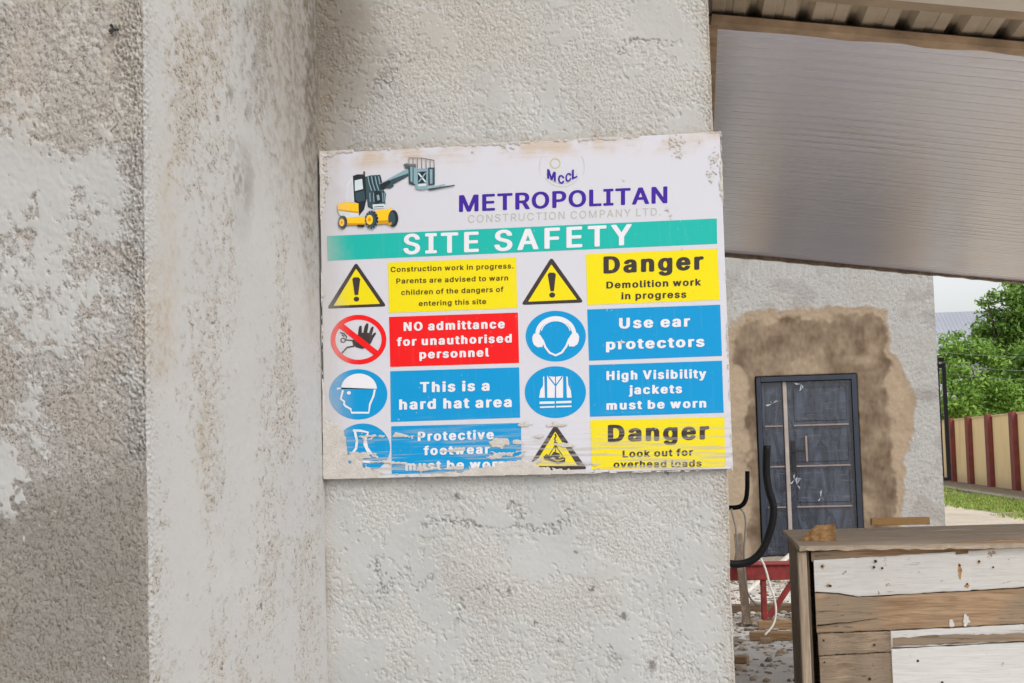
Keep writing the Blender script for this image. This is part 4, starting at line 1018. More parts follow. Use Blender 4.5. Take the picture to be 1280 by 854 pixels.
def far_building():
    zz = lambda q: (900+q[0]/2.847, 350+q[1]/2.847)
    cr = at(1174, 500, YD).x
    root = empty('plastered_building', (cr-2.5, YD, 0), 'grey plastered building with brown cement patch round its dark door', 'building')
    xs = ramp_samples((-5.0, .2, .2), (.2, cr, .013)); zs = ramp_samples((0, .4, .05), (.4, 3.7, .013), (3.7, 4.4, .1))
    dl_, dr_ = at(945, 480, YD).x, at(1070.5, 480, YD).x
    dz0, dz1 = at(972, 695.5, YD).z, at(1005, 470, YD).z
    X, Z = np.meshgrid(xs, zs, indexing='ij')
    base = np.stack([X, np.full_like(X, YD), Z], -1)
    px, py = proj(base.reshape(-1, 3)); px = px.reshape(X.shape); py = py.reshape(X.shape)
    lo = lown(X, Z, 5, .5); lo2 = lown(X, Z, 9, 1.1); me_ = samp(T_MID, X*90, Z*90); md = samp(T_MED2, X*110, Z*110); fi = samp(T_FIN, X*110+7, Z*110)
    inner = [zz(q) for q in [(48, 160), (62, 142), (330, 138), (480, 128), (575, 126), (592, 160), (602, 300), (612, 560), (626, 760), (645, 1000), (100, 1000), (98, 340), (52, 285)]]
    outer = [zz(q) for q in [(36, 140), (120, 118), (300, 110), (420, 96), (560, 98), (598, 108), (606, 230), (655, 330), (692, 440), (690, 500), (662, 640), (655, 790), (640, 1000), (20, 1000), (25, 300)]]
    jit = 2.2*lo2+1.2*me_
    A_ = sm(-2.5, 4.0, poly_sd(px, py, inner)+jit*1.2)
    B_ = sm(-3.6, 3.2, poly_sd(px, py, outer)+jit)
    dirt = np.clip(A_*(.58+.11*lo+.09*lo2+.10*samp(T_MED2, X*60, Z*60)+.08*samp(T_FIN, X*90, Z*40)) - .55*ell(px+6*lo2, py, 1072, 442, 16, 12, .8) - .25*ell(px, py, 985, 455, 40, 14, .9), 0, 1)
    # coat: R rough grey -> smooth cement, G tan fringe, B dark brown
    C = np.stack([1-B_, np.clip(B_*(1-.6*A_)*(.85-.2*lo2)+.12*sm(.3, 1.4, lo), 0, 1), np.clip(dirt*.85+.35*ell(px, py, 1160, 494, 14, 8, .9)+.18*sm(.2, 1.6, lo2)*(1-B_), 0, .9)], -1)
    H = (1-B_)*(.0028*np.minimum(samp(T_MED2, X*330, Z*330)+.6*samp(T_FIN, X*260+7, Z*260), .5)) + B_*.002*me_ + .004*np.exp(-((poly_sd(px, py, outer)+jit)/3)**2)*(1+fi*.7)
    # sunk opening of the door
    op = (X > dl_-.004) & (X < dr_+.004) & (Z > dz0-.01) & (Z < dz1+.004)
    H = np.where(op, -.16, H)
    base[..., 1] -= H
    mat = plaster_mat('building_plaster', lin('8c7c69'), lin('abaaa7'), lin('a2907a'), lin('524031'), gs=80, speck=.4, grain=.35, bump=.6)
    # coarser grain for the far wall
    me0 = grid_mesh('wall', base, C, mat, root, flip=False)
    me0.data.transform(Matrix.Translation(-root.location))
    sidem = simple('side_plaster', lin('b0aaa3'), .9, .12, 8, bump=.4, bd=.01)
    b_ = MB(); b_.poly([(cr-.004, YD, 0), (cr-.004, YD+7, 0), (cr-.004, YD+7, 4.4), (cr-.004, YD, 4.4)])
    b_.poly([(-5, YD, 4.4), (cr, YD, 4.4), (cr, YD+7, 4.4), (-5, YD+7, 4.4)])
    b_.poly([(-5, YD+7, 0), (cr, YD+7, 0), (cr, YD+7, 4.4), (-5, YD+7, 4.4)])
    b_.build('side_wall', sidem, root)
    # door: frame > leaves, mullion, strips, handle
    steel = NT('door_steel'); p = steel.pos()
    nn = steel.noise(steel.mapping(p, (4, 1, 60)), 1.0, 5)
    steel.col(steel.mix(steel.step(steel.noise(p, 2.2, 6), .45, .7), lin('333c4b'), lin('414a5a')))
    steel.rgh(.45); steel.bump(nn, .2, .004)
    frm = simple('door_frame_steel', lin('212937'), .45, .15, 5)
    film = NT('door_leaf_film'); p = film.pos()
    wv = film.noise(film.mapping(p, (9, 1, 2.2)), 1.0, 6, .6, 1.5); sc = film.noise(film.mapping(p, (5, 1, 40)), 1.0, 6, .6)
    c = film.mix(film.step(wv, .45, .75), lin('242b38'), lin('3f495b'))
    c = film.mix(film.math('MULTIPLY', film.step(sc, .55, .72), .4), c, lin('63656c'))
    film.col(c); film.rgh(film.step(wv, .2, .9)); film.b.inputs['Coat Weight'].default_value = 1.0; film.b.inputs['Coat Roughness'].default_value = .12
    film.bump(wv, .45, .03)
    gold = simple('door_strip_rose', lin('8f7f78'), .4, .1, 9, metal=.3)
    y0 = YD
    b_ = MB()
    fw_ = .058
    b_.box(dl_, dl_+fw_, y0-.03, y0+.13, dz0, dz1, .006, 1); b_.box(dr_-fw_, dr_, y0-.03, y0+.13, dz0, dz1, .006, 1); b_.box(dl_+fw_+.001, dr_-fw_-.001, y0-.03, y0+.13, dz1-fw_, dz1, .006, 1)
    door = b_.build('door', frm, root)
    door['label'] = 'dark blue steel double door still under wrinkled plastic film'
    xm = at(981, 560, YD).x
    zb, zt = dz0+.012, dz1-fw_-.004
    b_ = MB(); b_.box(dl_+fw_+.002, xm-.002, y0+.035, y0+.085, zb, zt, .004, 1)
    zs_ = [at(1010, yy, YD).z for yy in (531.5, 582.5, 633.5)]
    # pressed fields
    for za, zb2 in zip([zb+.05]+zs_[::-1], zs_[::-1]+[zt-.03]):
        b_.box(dl_+fw_+.05, xm-.05, y0+.026, y0+.036, za+.05, zb2-.05, .006, 1)
    l1 = b_.build('door_leaf', film.m, door); l1['label'] = 'narrow fixed side leaf'
    b_ = MB(); b_.box(xm+.055, dr_-fw_-.002, y0+.030, y0+.085, zb, zt, .004, 1)
    for za, zb2 in zip([zb+.05]+zs_[::-1], zs_[::-1]+[zt-.03]):
        b_.box(xm+.13, dr_-fw_-.07, y0+.021, y0+.031, za+.05, zb2-.05, .006, 1)
        for kk in range(1, 4):
            zq = za+.05+(zb2-za-.1)*kk/4
            b_.box(xm+.15, dr_-fw_-.09, y0+.0185, y0+.0205, zq-.008, zq+.008)
    l2 = b_.build('door_leaf', film.m, door); l2['label'] = 'wide door leaf with handle'
    b_ = MB(); b_.box(xm+.002, xm+.052, y0+.008, y0+.075, zb, zt, .006, 1)
    b_.build('mullion', simple('mullion_beige', lin('998f88'), .5, .1, 8), door)
    for zq in zs_:
        b_ = MB(); b_.box(dl_+fw_+.03, xm-.012, y0+.018, y0+.0255, zq-.008, zq+.008); b_.build('strip', gold, door)
        b_ = MB(); b_.box(xm+.12, dr_-fw_-.055, y0+.008, y0+.018, zq-.009, zq+.009); b_.build('strip', gold, door)
    hm = simple('handle_black', (.012, .012, .014, 1), .35)
    hx, hz = at(992.5, 570, YD).x, at(992.5, 570, YD).z
    b_ = MB(); b_.box(hx-.028, hx+.028, y0+.002, y0+.0175, hz-.19, hz+.19, .006, 2); b_.box(hx-.01, hx+.01, y0-.045, y0+.003, hz+.05, hz+.07)
    b_.bar((hx, y0-.04, hz+.06), (hx+.13, y0-.042, hz+.058), .018, .022)
    b_.build('handle', hm, door)
    b_ = MB(); q1, q2 = at(1007.5, 545, YD), at(1009, 577, YD)
    b_.bar((q1.x, y0+.010, q1.z), (q2.x, y0+.010, q2.z), .022, .022); b_.build('upright_bar', gold, door)  # thin pale upright line on the wide leaf, built as a bar
    # shreds of torn protective film
    tm = simple('torn_film', lin('9aa0a8'), .3, .1, 30)
    r2 = random.Random(3)
    for (x, y) in ((993, 600), (996, 606), (965, 505), (1001, 480), (1026, 622)):
        b_ = MB(); c0 = at(x, y, YD); c0.y = y0+.002
        for k in range(3):
            a = r2.uniform(0, 6.28); L = r2.uniform(.04, .10)
            e1 = c0+Vector((math.cos(a)*L, -r2.uniform(0, .02), math.sin(a)*L)); e2 = c0+Vector((math.cos(a+.35)*L*.7, -.012, math.sin(a+.35)*L*.7))
            b_.poly([c0, e1, e2])
        b_.build('film_scrap', tm, door)
    # step under the door
    b_ = MB(); b_.box(dl_-.25, dr_+.3, y0-.55, y0-.02, .0, dz0-.004, .02, 2)
    b_.build('doorstep', simple('step_concrete', lin('8d8377'), .95, .25, 14, bump=.6, bd=.02), root)
    # narrow black frame held at the corner of the side wall
    b_ = MB()
    yb = YD+.35
    xa, xb2 = cr+.05, cr+.13
    za, zt2 = at(1184, 601, yb).z, at(1176, 452, yb).z
    b_.box(xa-.05, xa+.022, yb, yb+.05, za, zt2); b_.box(xb2-.02, xb2+.025, yb, yb+.05, za, zt2-.02)
    b_.box(xa+.022, xb2-.02, yb+.01, yb+.04, za, za+.04); b_.box(xa+.022, xb2-.02, yb+.01, yb+.04, zt2-.08, zt2-.03)
    b_.box(xa-.05, xb2+.01, yb-.005, yb+.055, zt2, zt2+.05)
    shm = simple('shutter_black', (.006, .006, .007, 1), .5); shm.node_tree.nodes['Principled BSDF'].inputs['Specular IOR Level'].default_value = .15
    o = b_.build('window_shutter', shm, root); o['label'] = 'tall thin black twin-bar metal frame at the building corner'
far_building()

# ------------------------------------------------------------------ wooden box counter
def crate():
    Y0 = 6.0
    fl = at(999.5, 684, Y0); top = fl.z
    depth = atz(986, 661.5, top).y - Y0
    XL = fl.x
    xf = at(1019, 760, Y0+.03).x            # left end of the front boards
    xr = xf+1.75
    root = empty('wooden_box', (XL+.8, Y0, 0), 'old wooden box counter with peeling white planks under the canopy', 'wooden box')
    grey = wood_mat('grey_timber', lin('d2c2ae'), lin('a69480'), stain=lin('b3a18d'))
    brn = wood_mat('brown_timber', lin('bc9f80'), lin('8c6f55'), stain=lin('918371'))
    drk = wood_mat('dark_timber', lin('a8957f'), lin('7f6d5b'), stain=lin('8b7c6b'))
    wht = wood_mat('white_painted_timber', lin('d9d8d5'), lin('cdcac5'), stain=lin('d2cfca'), patch=lin('a08c7c'), fd=.86)
    wht2 = wood_mat('cleaner_white_timber', lin('dad9d6'), lin('cfccc8'), stain=lin('d5d3cf'), patch=lin('b5a698'), fd=.88)
    sidew = wood_mat('side_timber', lin('bfae9a'), lin('8d7b69'), axis=(30, 30, 1.5), stain=lin('a08d78'))
    yf = Y0+.03
    # ragged plank in the front plane; outline in photo pixels
    def plank(name, up, lo, mat, lab, th=.022, yo=0.0, x_end=xr):
        y = yf+yo
        U_ = [at(a, b_, y) for a, b_ in up]; L_ = [at(a, b_, y) for a, b_ in lo]
        def ext(Q):                               # run on past the picture at the same slope
            d = Q[-1]-Q[-2]; return Q + [Vector((x_end, y, Q[-1].z))]
        U_, L_ = ext(U_), ext(L_)
        b_ = MB()
        xs = sorted({q.x for q in U_+L_} | {U_[0].x+(x_end-U_[0].x)*i/60 for i in range(61)})
        fu = lambda x: np.interp(x, [q.x for q in U_], [q.z for q in U_]); flo = lambda x: np.interp(x, [q.x for q in L_], [q.z for q in L_])
        rr = random.Random(len(lab)); rows = []
        for i, x in enumerate(xs):
            j1, j2 = rr.uniform(-.0016, .0016), rr.uniform(-.0016, .0016); bow = .004*math.sin(i*.21+len(lab))
            zu, zl = float(fu(x))+j1, float(flo(x))+j2
            rows.append([b_.bm.verts.new((x, y+bow+.002, zl)), b_.bm.verts.new((x, y+bow, zl+.004)), b_.bm.verts.new((x, y+bow, zu-.004)), b_.bm.verts.new((x, y+bow+.002, zu)),
                         b_.bm.verts.new((x, y+bow+th, zu)), b_.bm.verts.new((x, y+bow+th, zl))])
        for R1, R2 in zip(rows, rows[1:]):
            for i in range(6): b_.bm.faces.new((R1[i], R1[(i+1) % 6], R2[(i+1) % 6], R2[i]))
        b_.bm.faces.new(rows[0][::-1]); b_.bm.faces.new(rows[-1])
        o = b_.build(name, mat, root); o['label'] = lab
        return o
    zq = lambda pts: [(900+x/3.368, 620+y/3.368) for x, y in pts]
    rail = plank('rail', zq([(385, 238), (640, 216), (1280, 182)]), zq([(385, 276), (980, 256), (1280, 240)]), brn, 'dark rail under the top', yo=.012)
    p1 = plank('plank', zq([(398, 272), (560, 262), (990, 236), (992, 246), (1044, 243), (1046, 230), (1280, 216)]), zq([(400, 404), (490, 408), (560, 420), (590, 424), (860, 408), (1280, 384)]), wht, 'white painted plank with chipped edge')
    p2 = plank('plank', zq([(402, 408), (490, 412), (580, 428), (860, 412), (1280, 389)]), zq([(408, 578), (1280, 538)]), brn, 'bare brown plank between two white ones', yo=.004)
    xs_ = at(1114, 800, yf).x
    p3 = plank('plank', zq([(412, 582), (712, 570)]), zq([(420, 672), (716, 656)]), drk, 'short dark brown plank', x_end=xs_)
    p3b = plank('plank', zq([(420, 676), (716, 660)]), zq([(424, 810), (722, 806)]), drk, 'lower short dark plank', x_end=xs_, yo=.003)
    p4 = plank('plank', zq([(716, 569), (1280, 542)]), zq([(722, 640), (1280, 612)]), wht, 'narrow white plank with bare streak', yo=.002)
    p5 = plank('plank', zq([(722, 645), (1280, 617)]), zq([(730, 830), (1280, 806)]), wht2, 'wide white plank at the lower right')
    # lower boards out of the picture
    zb = at(1030, 860, yf).z
    for k in range(3):
        b_ = MB(); b_.box(xf, xr, yf, yf+.022, zb-.20*k-.19, zb-.20*k-.004, .002, 1)
        b_.build('plank', drk, root)
    # bare streak on the narrow white plank
    b_ = MB()
    r3 = random.Random(8); nseg = 44
    upl, lol = [], []
    for i in range(nseg+1):
        t = i/nseg; x = 728+t*(1700-728)
        upl.append((x, 600-(x-728)*.050+r3.uniform(-3, 3)-4*math.sin(t*9))); lol.append((x, 634-(x-728)*.048+r3.uniform(-3, 3)))
    up3 = [at(*zq([q])[0], yf-.001) for q in upl]; lo3 = [at(*zq([q])[0], yf-.001) for q in lol]
    for i in range(nseg):
        wv = lambda x: 0
        b_.poly([Vector((q.x, yf-.0035, q.z)) for q in (lo3[i], lo3[i+1], up3[i+1], up3[i])])
    o = b_.build('bare_streak', drk, p4)
    # long drying crack and paint dabs on the bare plank
    b_ = MB(); cp = [at(*zq([q])[0], yf) for q in ((408, 546), (450, 542), (500, 535), (540, 534), (600, 524), (664, 515))]
    for i in range(len(cp)-1):
        wa, wb_ = .0035*(1-i/6), .0035*(1-(i+1)/6)
        b_.poly([Vector((cp[i].x, yf-.0012, cp[i].z-wa)), Vector((cp[i+1].x, yf-.0012, cp[i+1].z-wb_)), Vector((cp[i+1].x, yf-.0012, cp[i+1].z+wb_)), Vector((cp[i].x, yf-.0012, cp[i].z+wa))])
    b_.build('crack', simple('crack_dark', lin('33241a'), .95), p2)
    for ex, ey, rx, ry in ((1036, 524, 20, 26), (975, 536, 14, 20)):
        r6 = random.Random(ex); b_ = MB()
        b_.poly([at(*zq([(ex+rx*r6.uniform(.45, 1.1)*math.cos(2*math.pi*k/22), ey+ry*r6.uniform(.5, 1.1)*math.sin(2*math.pi*k/22))])[0], yf-.0015) for k in range(22)])
        b_.build('paint_dab', wht, p2)
    # rust run from the nails of the upper white plank
    rust = simple('rust_stain', lin('b08a5e'), .9, .35, 60)
    for ex, ey, rx, ry in ((1010, 318, 11, 40), (1041, 380, 13, 10), (1090, 280, 9, 8), (460, 378, 16, 7), (432, 297, 11, 9)):
        r6 = random.Random(ex); b_ = MB()
        b_.poly([at(*zq([(ex+rx*r6.uniform(.4, 1.1)*math.cos(2*math.pi*k/20), ey+ry*r6.uniform(.5, 1.1)*math.sin(2*math.pi*k/20))])[0], yf-.0048) for k in range(20)])
        b_.build('rust_stain', rust, p1)
    # nail heads and holes with rust
    nailm = simple('rusty_nail', lin('3b2417'), .8, .3, 200)
    for par, pts in ((p1, [(655, 275), (648, 300), (683, 304), (1008, 292), (1090, 275), (1040, 370), (430, 296), (462, 378), (1150, 300)]), (p3, [(436, 608), (650, 627)]), (p3b, [(440, 700), (630, 770)]), (p5, [(935, 785), (832, 694)])):
        for q in pts:
            b_ = MB()
            c0 = at(*zq([q])[0], yf); rr_ = random.Random(q[0]).uniform(.003, .006)
            b_.tube([(c0.x, yf-.0055, c0.z), (c0.x, yf+.003, c0.z)], rr_, 9)
            b_.build('nail', nailm, par)
    # top: old boards, worn front lip
    b_ = MB()
    tt = .019; xo = XL
    xs = [xo+(xr+.05-xo)*i/70 for i in range(71)]; rr = random.Random(2)
    nb = 4; rows = []
    for k in range(nb):
        ya = Y0+depth*k/nb+(.0 if k == 0 else .003); ybk = Y0+depth*(k+1)/nb-.003
        rows = []
        for i, x in enumerate(xs):
            jag = rr.uniform(-.006, .004) if k == 0 else rr.uniform(-.001, .001)
            dz = -.002*k*0+.003*math.sin(x*3+k)
            zt_ = top+dz
            tl = tt+rr.uniform(-.004, .003)
            rows.append([b_.bm.verts.new((x, ya+jag, zt_-tl)), b_.bm.verts.new((x, ya+jag-.001, zt_-.006)), b_.bm.verts.new((x, ya+jag+.006, zt_)), b_.bm.verts.new((x, ybk, zt_)), b_.bm.verts.new((x, ybk, zt_-tt))])
        for R1, R2 in zip(rows, rows[1:]):
            for i in range(5): b_.bm.faces.new((R1[i], R1[(i+1) % 5], R2[(i+1) % 5], R2[i]))
        b_.bm.faces.new(rows[0][::-1]); b_.bm.faces.new(rows[-1])
    b_.build('top', grey, root)
    # left side: upright boards with gaps, set back under the top
    zt_ = top-.022
    n = 5
    for k in range(n):
        ya, yb = yf+.06+(depth-.09)*k/n, yf+.06+(depth-.09)*(k+1)/n-.006
        xw = xf-.012+random.Random(k).uniform(-.003, .002)
        b_ = MB(); b_.box(xw-.012, xw, ya, yb, .0, zt_, .002, 1)
        b_.build('side_board', sidew, root)
    b_ = MB(); b_.box(xf-.062, xf-.026, yf-.012, yf+.028, 0, zt_, .004, 1)
    b_.build('corner_post', sidew, root)
    b_ = MB(); b_.box(xr-.022, xr, yf+.03, Y0+depth-.03, 0, zt_, .003, 1); b_.build('side_board', drk, root)
    b_ = MB(); b_.box(xf, xr, Y0+depth-.05, Y0+depth-.03, 0, zt_, .003, 1)
    b_.build('back_panel', drk, root)
    # offcuts on top
    raw = wood_mat('sawn_offcut', lin('e0b987'), lin('bd8e58'), stain=lin('cfa470'), knots=False)
    pa, pb = atz(1090, 657.5, top+.003), atz(1163, 657.5, top+.003)
    pc = at(1090, 648.5, pa.y).z
    b_ = MB()
    x0, x1 = pa.x, at(1163, 657, pa.y).x
    b_.box(x0, x1, pa.y, pa.y+.07, top+.004, max(pc, top+.03), .004, 2)
    o = b_.build('timber_offcut', raw, loc=(x0, pa.y, top)); tag(o, 'flat sawn timber offcut lying on the box top towards the back', 'wood offcut')
    c1, c2 = atz(1003, 677, top+.003), atz(1045, 666, top+.003)
    b_ = MB()
    x0 = at(1003, 676, c1.y).x; x1 = at(1045, 668, c1.y).x
    zt3 = at(1030, 656, c1.y).z
    h = max(.03, zt3-top)
    # a broken block: sawn top, torn left end
    r5 = random.Random(6); nx, rows = 9, []
    for i in range(nx+1):
        t = i/nx
        x = x0+(x1-x0)*t
        hh = h*min(1, .18+t*1.9)*(.86+.14*t)
        jz = r5.uniform(-.005, .005)*(1-t); jy = r5.uniform(-.006, .006)
        yA, yB = c1.y+.05*(1-t)+jy, c1.y+.16-.02*t+r5.uniform(-.004, .004)
        rows.append([b_.bm.verts.new(q) for q in ((x, yA, top+.003), (x-.004, yA+.004, top+hh*.55+jz), (x, yA+.012, top+hh+jz), (x+.01, yB, top+hh*.92+jz), (x+.01, yB, top+.003))])
    for R1, R2 in zip(rows, rows[1:]):
        for i in range(5): b_.bm.faces.new((R1[i], R1[(i+1) % 5], R2[(i+1) % 5], R2[i]))
    b_.bm.faces.new(rows[0][::-1]); b_.bm.faces.new(rows[-1])
    o = b_.build('timber_chunk', wood_mat('split_wood', lin('dcb282'), lin('a97c4a'), axis=(9, 25, 25), stain=lin('c89c68'), knots=False), loc=(x0, c1.y, top)); tag(o, 'splintered wedge of wood lying on the box corner at left', 'wood chunk')
crate()

# ------------------------------------------------------------------ conduits and cables at the wall end
def wires():
    black = simple('conduit_black', (.004, .004, .0045, 1), .5, .2, 60)
    black.node_tree.nodes['Principled BSDF'].inputs['Specular IOR Level'].default_value = .18
    Yc = 5.0
    c2 = [(912, 705), (926, 705), (940, 700.5), (952, 689), (960, 672), (966, 650), (966.5, 632), (961, 612), (958, 590), (958.5, 557)]
    pts = [at(x, y, Yc) for x, y in c2]
    pts = spline(pts, 8)
    b_ = MB(); b_.tube(pts, [.0130]*len(pts), 14)
    o = b_.build('conduit', black, loc=pts[0]); tag(o, 'thick black plastic conduit curving up from the wall end in front of the door', 'conduit', 'black conduits from the wall')
    Yc = 8.0
    c1 = [(905, 634.5), (919, 634.5), (927, 632), (932, 625), (934, 612), (934.2, 589)]
    pts = spline([at(x, y, Yc) for x, y in c1], 8)
    b_ = MB(); b_.tube(pts, [.0125]*len(pts), 12)
    o = b_.build('conduit', black, loc=pts[0]); tag(o, 'short thin black conduit hook just below the sign corner', 'conduit', 'black conduits from the wall')
    white = simple('cable_white', lin('bdb9b2'), .5, .08, 30)
    for lab, Y, px in (('white cable looping from the thick conduit down past the red trestle', 5.0, [(924, 708), (936, 700), (946, 694), (953, 702), (958, 715), (962, 730), (968, 748), (970, 766), (966, 782), (956, 794)]),
                       ('white cable hanging straight from the short conduit hook', 8.0, [(922, 634), (929, 640), (932, 652), (931, 672), (930, 690), (931, 720), (935, 742), (944, 755), (950, 757)]),
                       ('white cable lying close along the wall edge', 7.0, [(914, 636), (917, 648), (920, 662), (921, 684), (919, 700)])):
        pts = spline([at(x, y, Y) for x, y in px], 6)
        b_ = MB(); b_.tube(pts, 0.0036 if Y < 6 else .005, 8)
        o = b_.build('cable', white, loc=pts[0]); tag(o, lab, 'cable', 'white cables by the wall end')
wires()

# ------------------------------------------------------------------ red trestle, planks and rubble in the yard
def yard():
    red = simple('red_oxide_steel', lin('822824'), .7, .25, 14, bump=.1)
    Y = atz(957, 779).y
    root = empty('red_trestle', at(957, 779, Y), 'low dull red steel trestle between the wall end and wooden box', 'trestle')
    xl, xr_ = at(900, 715, Y).x, at(1040, 715, Y).x
    zt, zb = at(955, 706.5, Y).z, at(955, 725, Y).z
    b_ = MB(); b_.box(xl, xr_, Y-.03, Y+.05, zb, zt, .006, 1); b_.box(xl, xr_, Y-.045, Y+.3, zt+.001, zt+.012, .003, 1)
    b_.build('beam', red, root)
    x = at(955.5, 750, Y).x
    for xx in (x, xr_-.1):
        b_ = MB(); b_.box(xx-.022, xx+.022, Y-.02, Y+.03, 0, zb-.002, .004, 1); b_.build('leg', red, root)
    for a, c in (((990, 728), (961, 772)),):
        b_ = MB(); b_.bar(at(*a, Y+.01), at(*c, Y+.01), .035, .05); b_.build('brace', red, root)
    for xx in (x, xr_-.1):
        b_ = MB(); b_.box(xx-.022, xx+.022, Y+.26, Y+.30, 0, zt-.002, .004, 1); b_.build('leg', red, root)
    raw = wood_mat('yard_timber', lin('a98b68'), lin('73563a'), stain=lin('8a7259'), knots=False)
    drk = wood_mat('yard_timber_dark', lin('79644f'), lin('4d3b2c'), stain=lin('5e4d3e'), knots=False)
    def lie(name, lab, x0, x1, y, h, mat, zsup=0.0, dy=.12, rot=0):
        p0 = atz(x0, y, zsup); x1w = at(x1, y, p0.y).x
        b_ = MB(); b_.box(p0.x, x1w, p0.y, p0.y+dy, zsup+.003, zsup+h, .005, 1)
        o = b_.build(name, mat, loc=(p0.x, p0.y, zsup)); o.rotation_euler.z = rot
        return tag(o, lab, 'plank')
    lie('timber_plank', 'dark plank lying on the ground behind the red trestle leg', 915, 1003, 767, .075, drk, dy=.15)
    lie('timber_plank', 'sawn plank lying just in front of the red trestle leg', 948, 1010, 788, .07, raw, dy=.12)
    lie('timber_plank', 'pale plank nearest of those on the ground, ending beside the wooden box', 938, 1010, 802, .07, raw, dy=.1, rot=.05)
    # leaning stick
    pb = atz(934, 784); pt_ = at(922.5, 668, pb.y+.25)
    b_ = MB(); b_.bar(pb+Vector((0, 0, .02)), pt_, .075, .05); o = b_.build('timber_stake', wood_mat('grey_stake', lin('8b7a69'), lin('54463a'), axis=(25, 25, 2), knots=False), loc=pb)
    tag(o, 'weathered grey stake leaning upright behind the wall end', 'stake')
    p0, p1 = at(968, 712, Y+2.5), at(982, 696, Y+2.6)
    b_ = MB(); b_.bar(p0-Vector((.35, 0, p0.z)), p1+Vector((.1, .1, .05)), .06, .03); o = b_.build('pale_batten', simple('batten_pale', lin('cfc8bd'), .7), loc=p0); tag(o, 'pale batten leaning above the red beam near the door foot', 'batten')
    # blocks
    for (x, y, w_, h_, lab) in ((934, 785-2, 14, 9, 'small wood block beside the foot of the grey stake'), (926, 830, 16, 9, 'small pale wood block on the sand nearest the wall'), (958, 805, 14, 5, 'small wood block touching the nearest pale plank')):
        p = atz(x-w_/2, y); x1 = at(x+w_/2, y, p.y).x; z1 = at(x, y-h_, p.y).z
        b_ = MB(); b_.box(p.x, x1, p.y, p.y+.1, .002, max(.04, z1), .006, 1)
        o = b_.build('wood_block', raw, loc=p); o.rotation_euler.z = random.uniform(-.3, .3); tag(o, lab, 'wood block', 'wood blocks in the yard')
    # rubble: countless bits of mortar and stone
    rb = NT('rubble_mortar'); rnd = rb.n('NewGeometry').outputs['Random Per Island']
    rb.col(rb.ramp(rnd, (.0, lin('5f5549')), (.5, lin('94897b')), (.8, lin('b7ab9b')), (1.0, lin('8a6e52')))); rb.rgh(.95)
    r = random.Random(12)
    bm = bmesh.new(); bmesh.ops.create_icosphere(bm, subdivisions=1, radius=1.0)
    TV = np.array([v.co[:] for v in bm.verts]); TF = np.array([[v.index for v in f.verts] for f in bm.faces]); bm.free()
    RV, RF, nv = [], [], 0
    rg = np.random.default_rng(5)
    for i in range(9000):
        y = r.uniform(8.5, 18.2); x = r.uniform(-.2, 3.0)+.02*y
        near = math.exp(-((y-13.3)/1.6)**2)+.9*math.exp(-((y-17.6)/.7)**2)+.24
        if r.random() > near: continue
        s_ = abs(r.gauss(0, .011))+.004
        if r.random() < .03: s_ = r.uniform(.025, .05)
        a_ = r.uniform(0, 6.28); k = np.array((r.uniform(.7, 1.9), r.uniform(.7, 1.3), r.uniform(.3, .75)))*s_
        q = TV*k*rg.uniform(.72, 1.25, TV.shape)
        q = np.stack([q[:, 0]*math.cos(a_)-q[:, 1]*math.sin(a_), q[:, 0]*math.sin(a_)+q[:, 1]*math.cos(a_), q[:, 2]], 1)+np.array((x, y, s_*.3))
        RV.append(q); RF.append(TF+nv); nv += len(TV)
    me = bpy.data.meshes.new('rubble'); me.from_pydata(np.concatenate(RV).tolist(), [], np.concatenate(RF).tolist()); me.materials.append(rb.m)
    o = link(bpy.data.objects.new('rubble', me)); tag(o, 'loose grey rubble scattered over the sandy yard', 'rubble', kind='stuff')
yard()

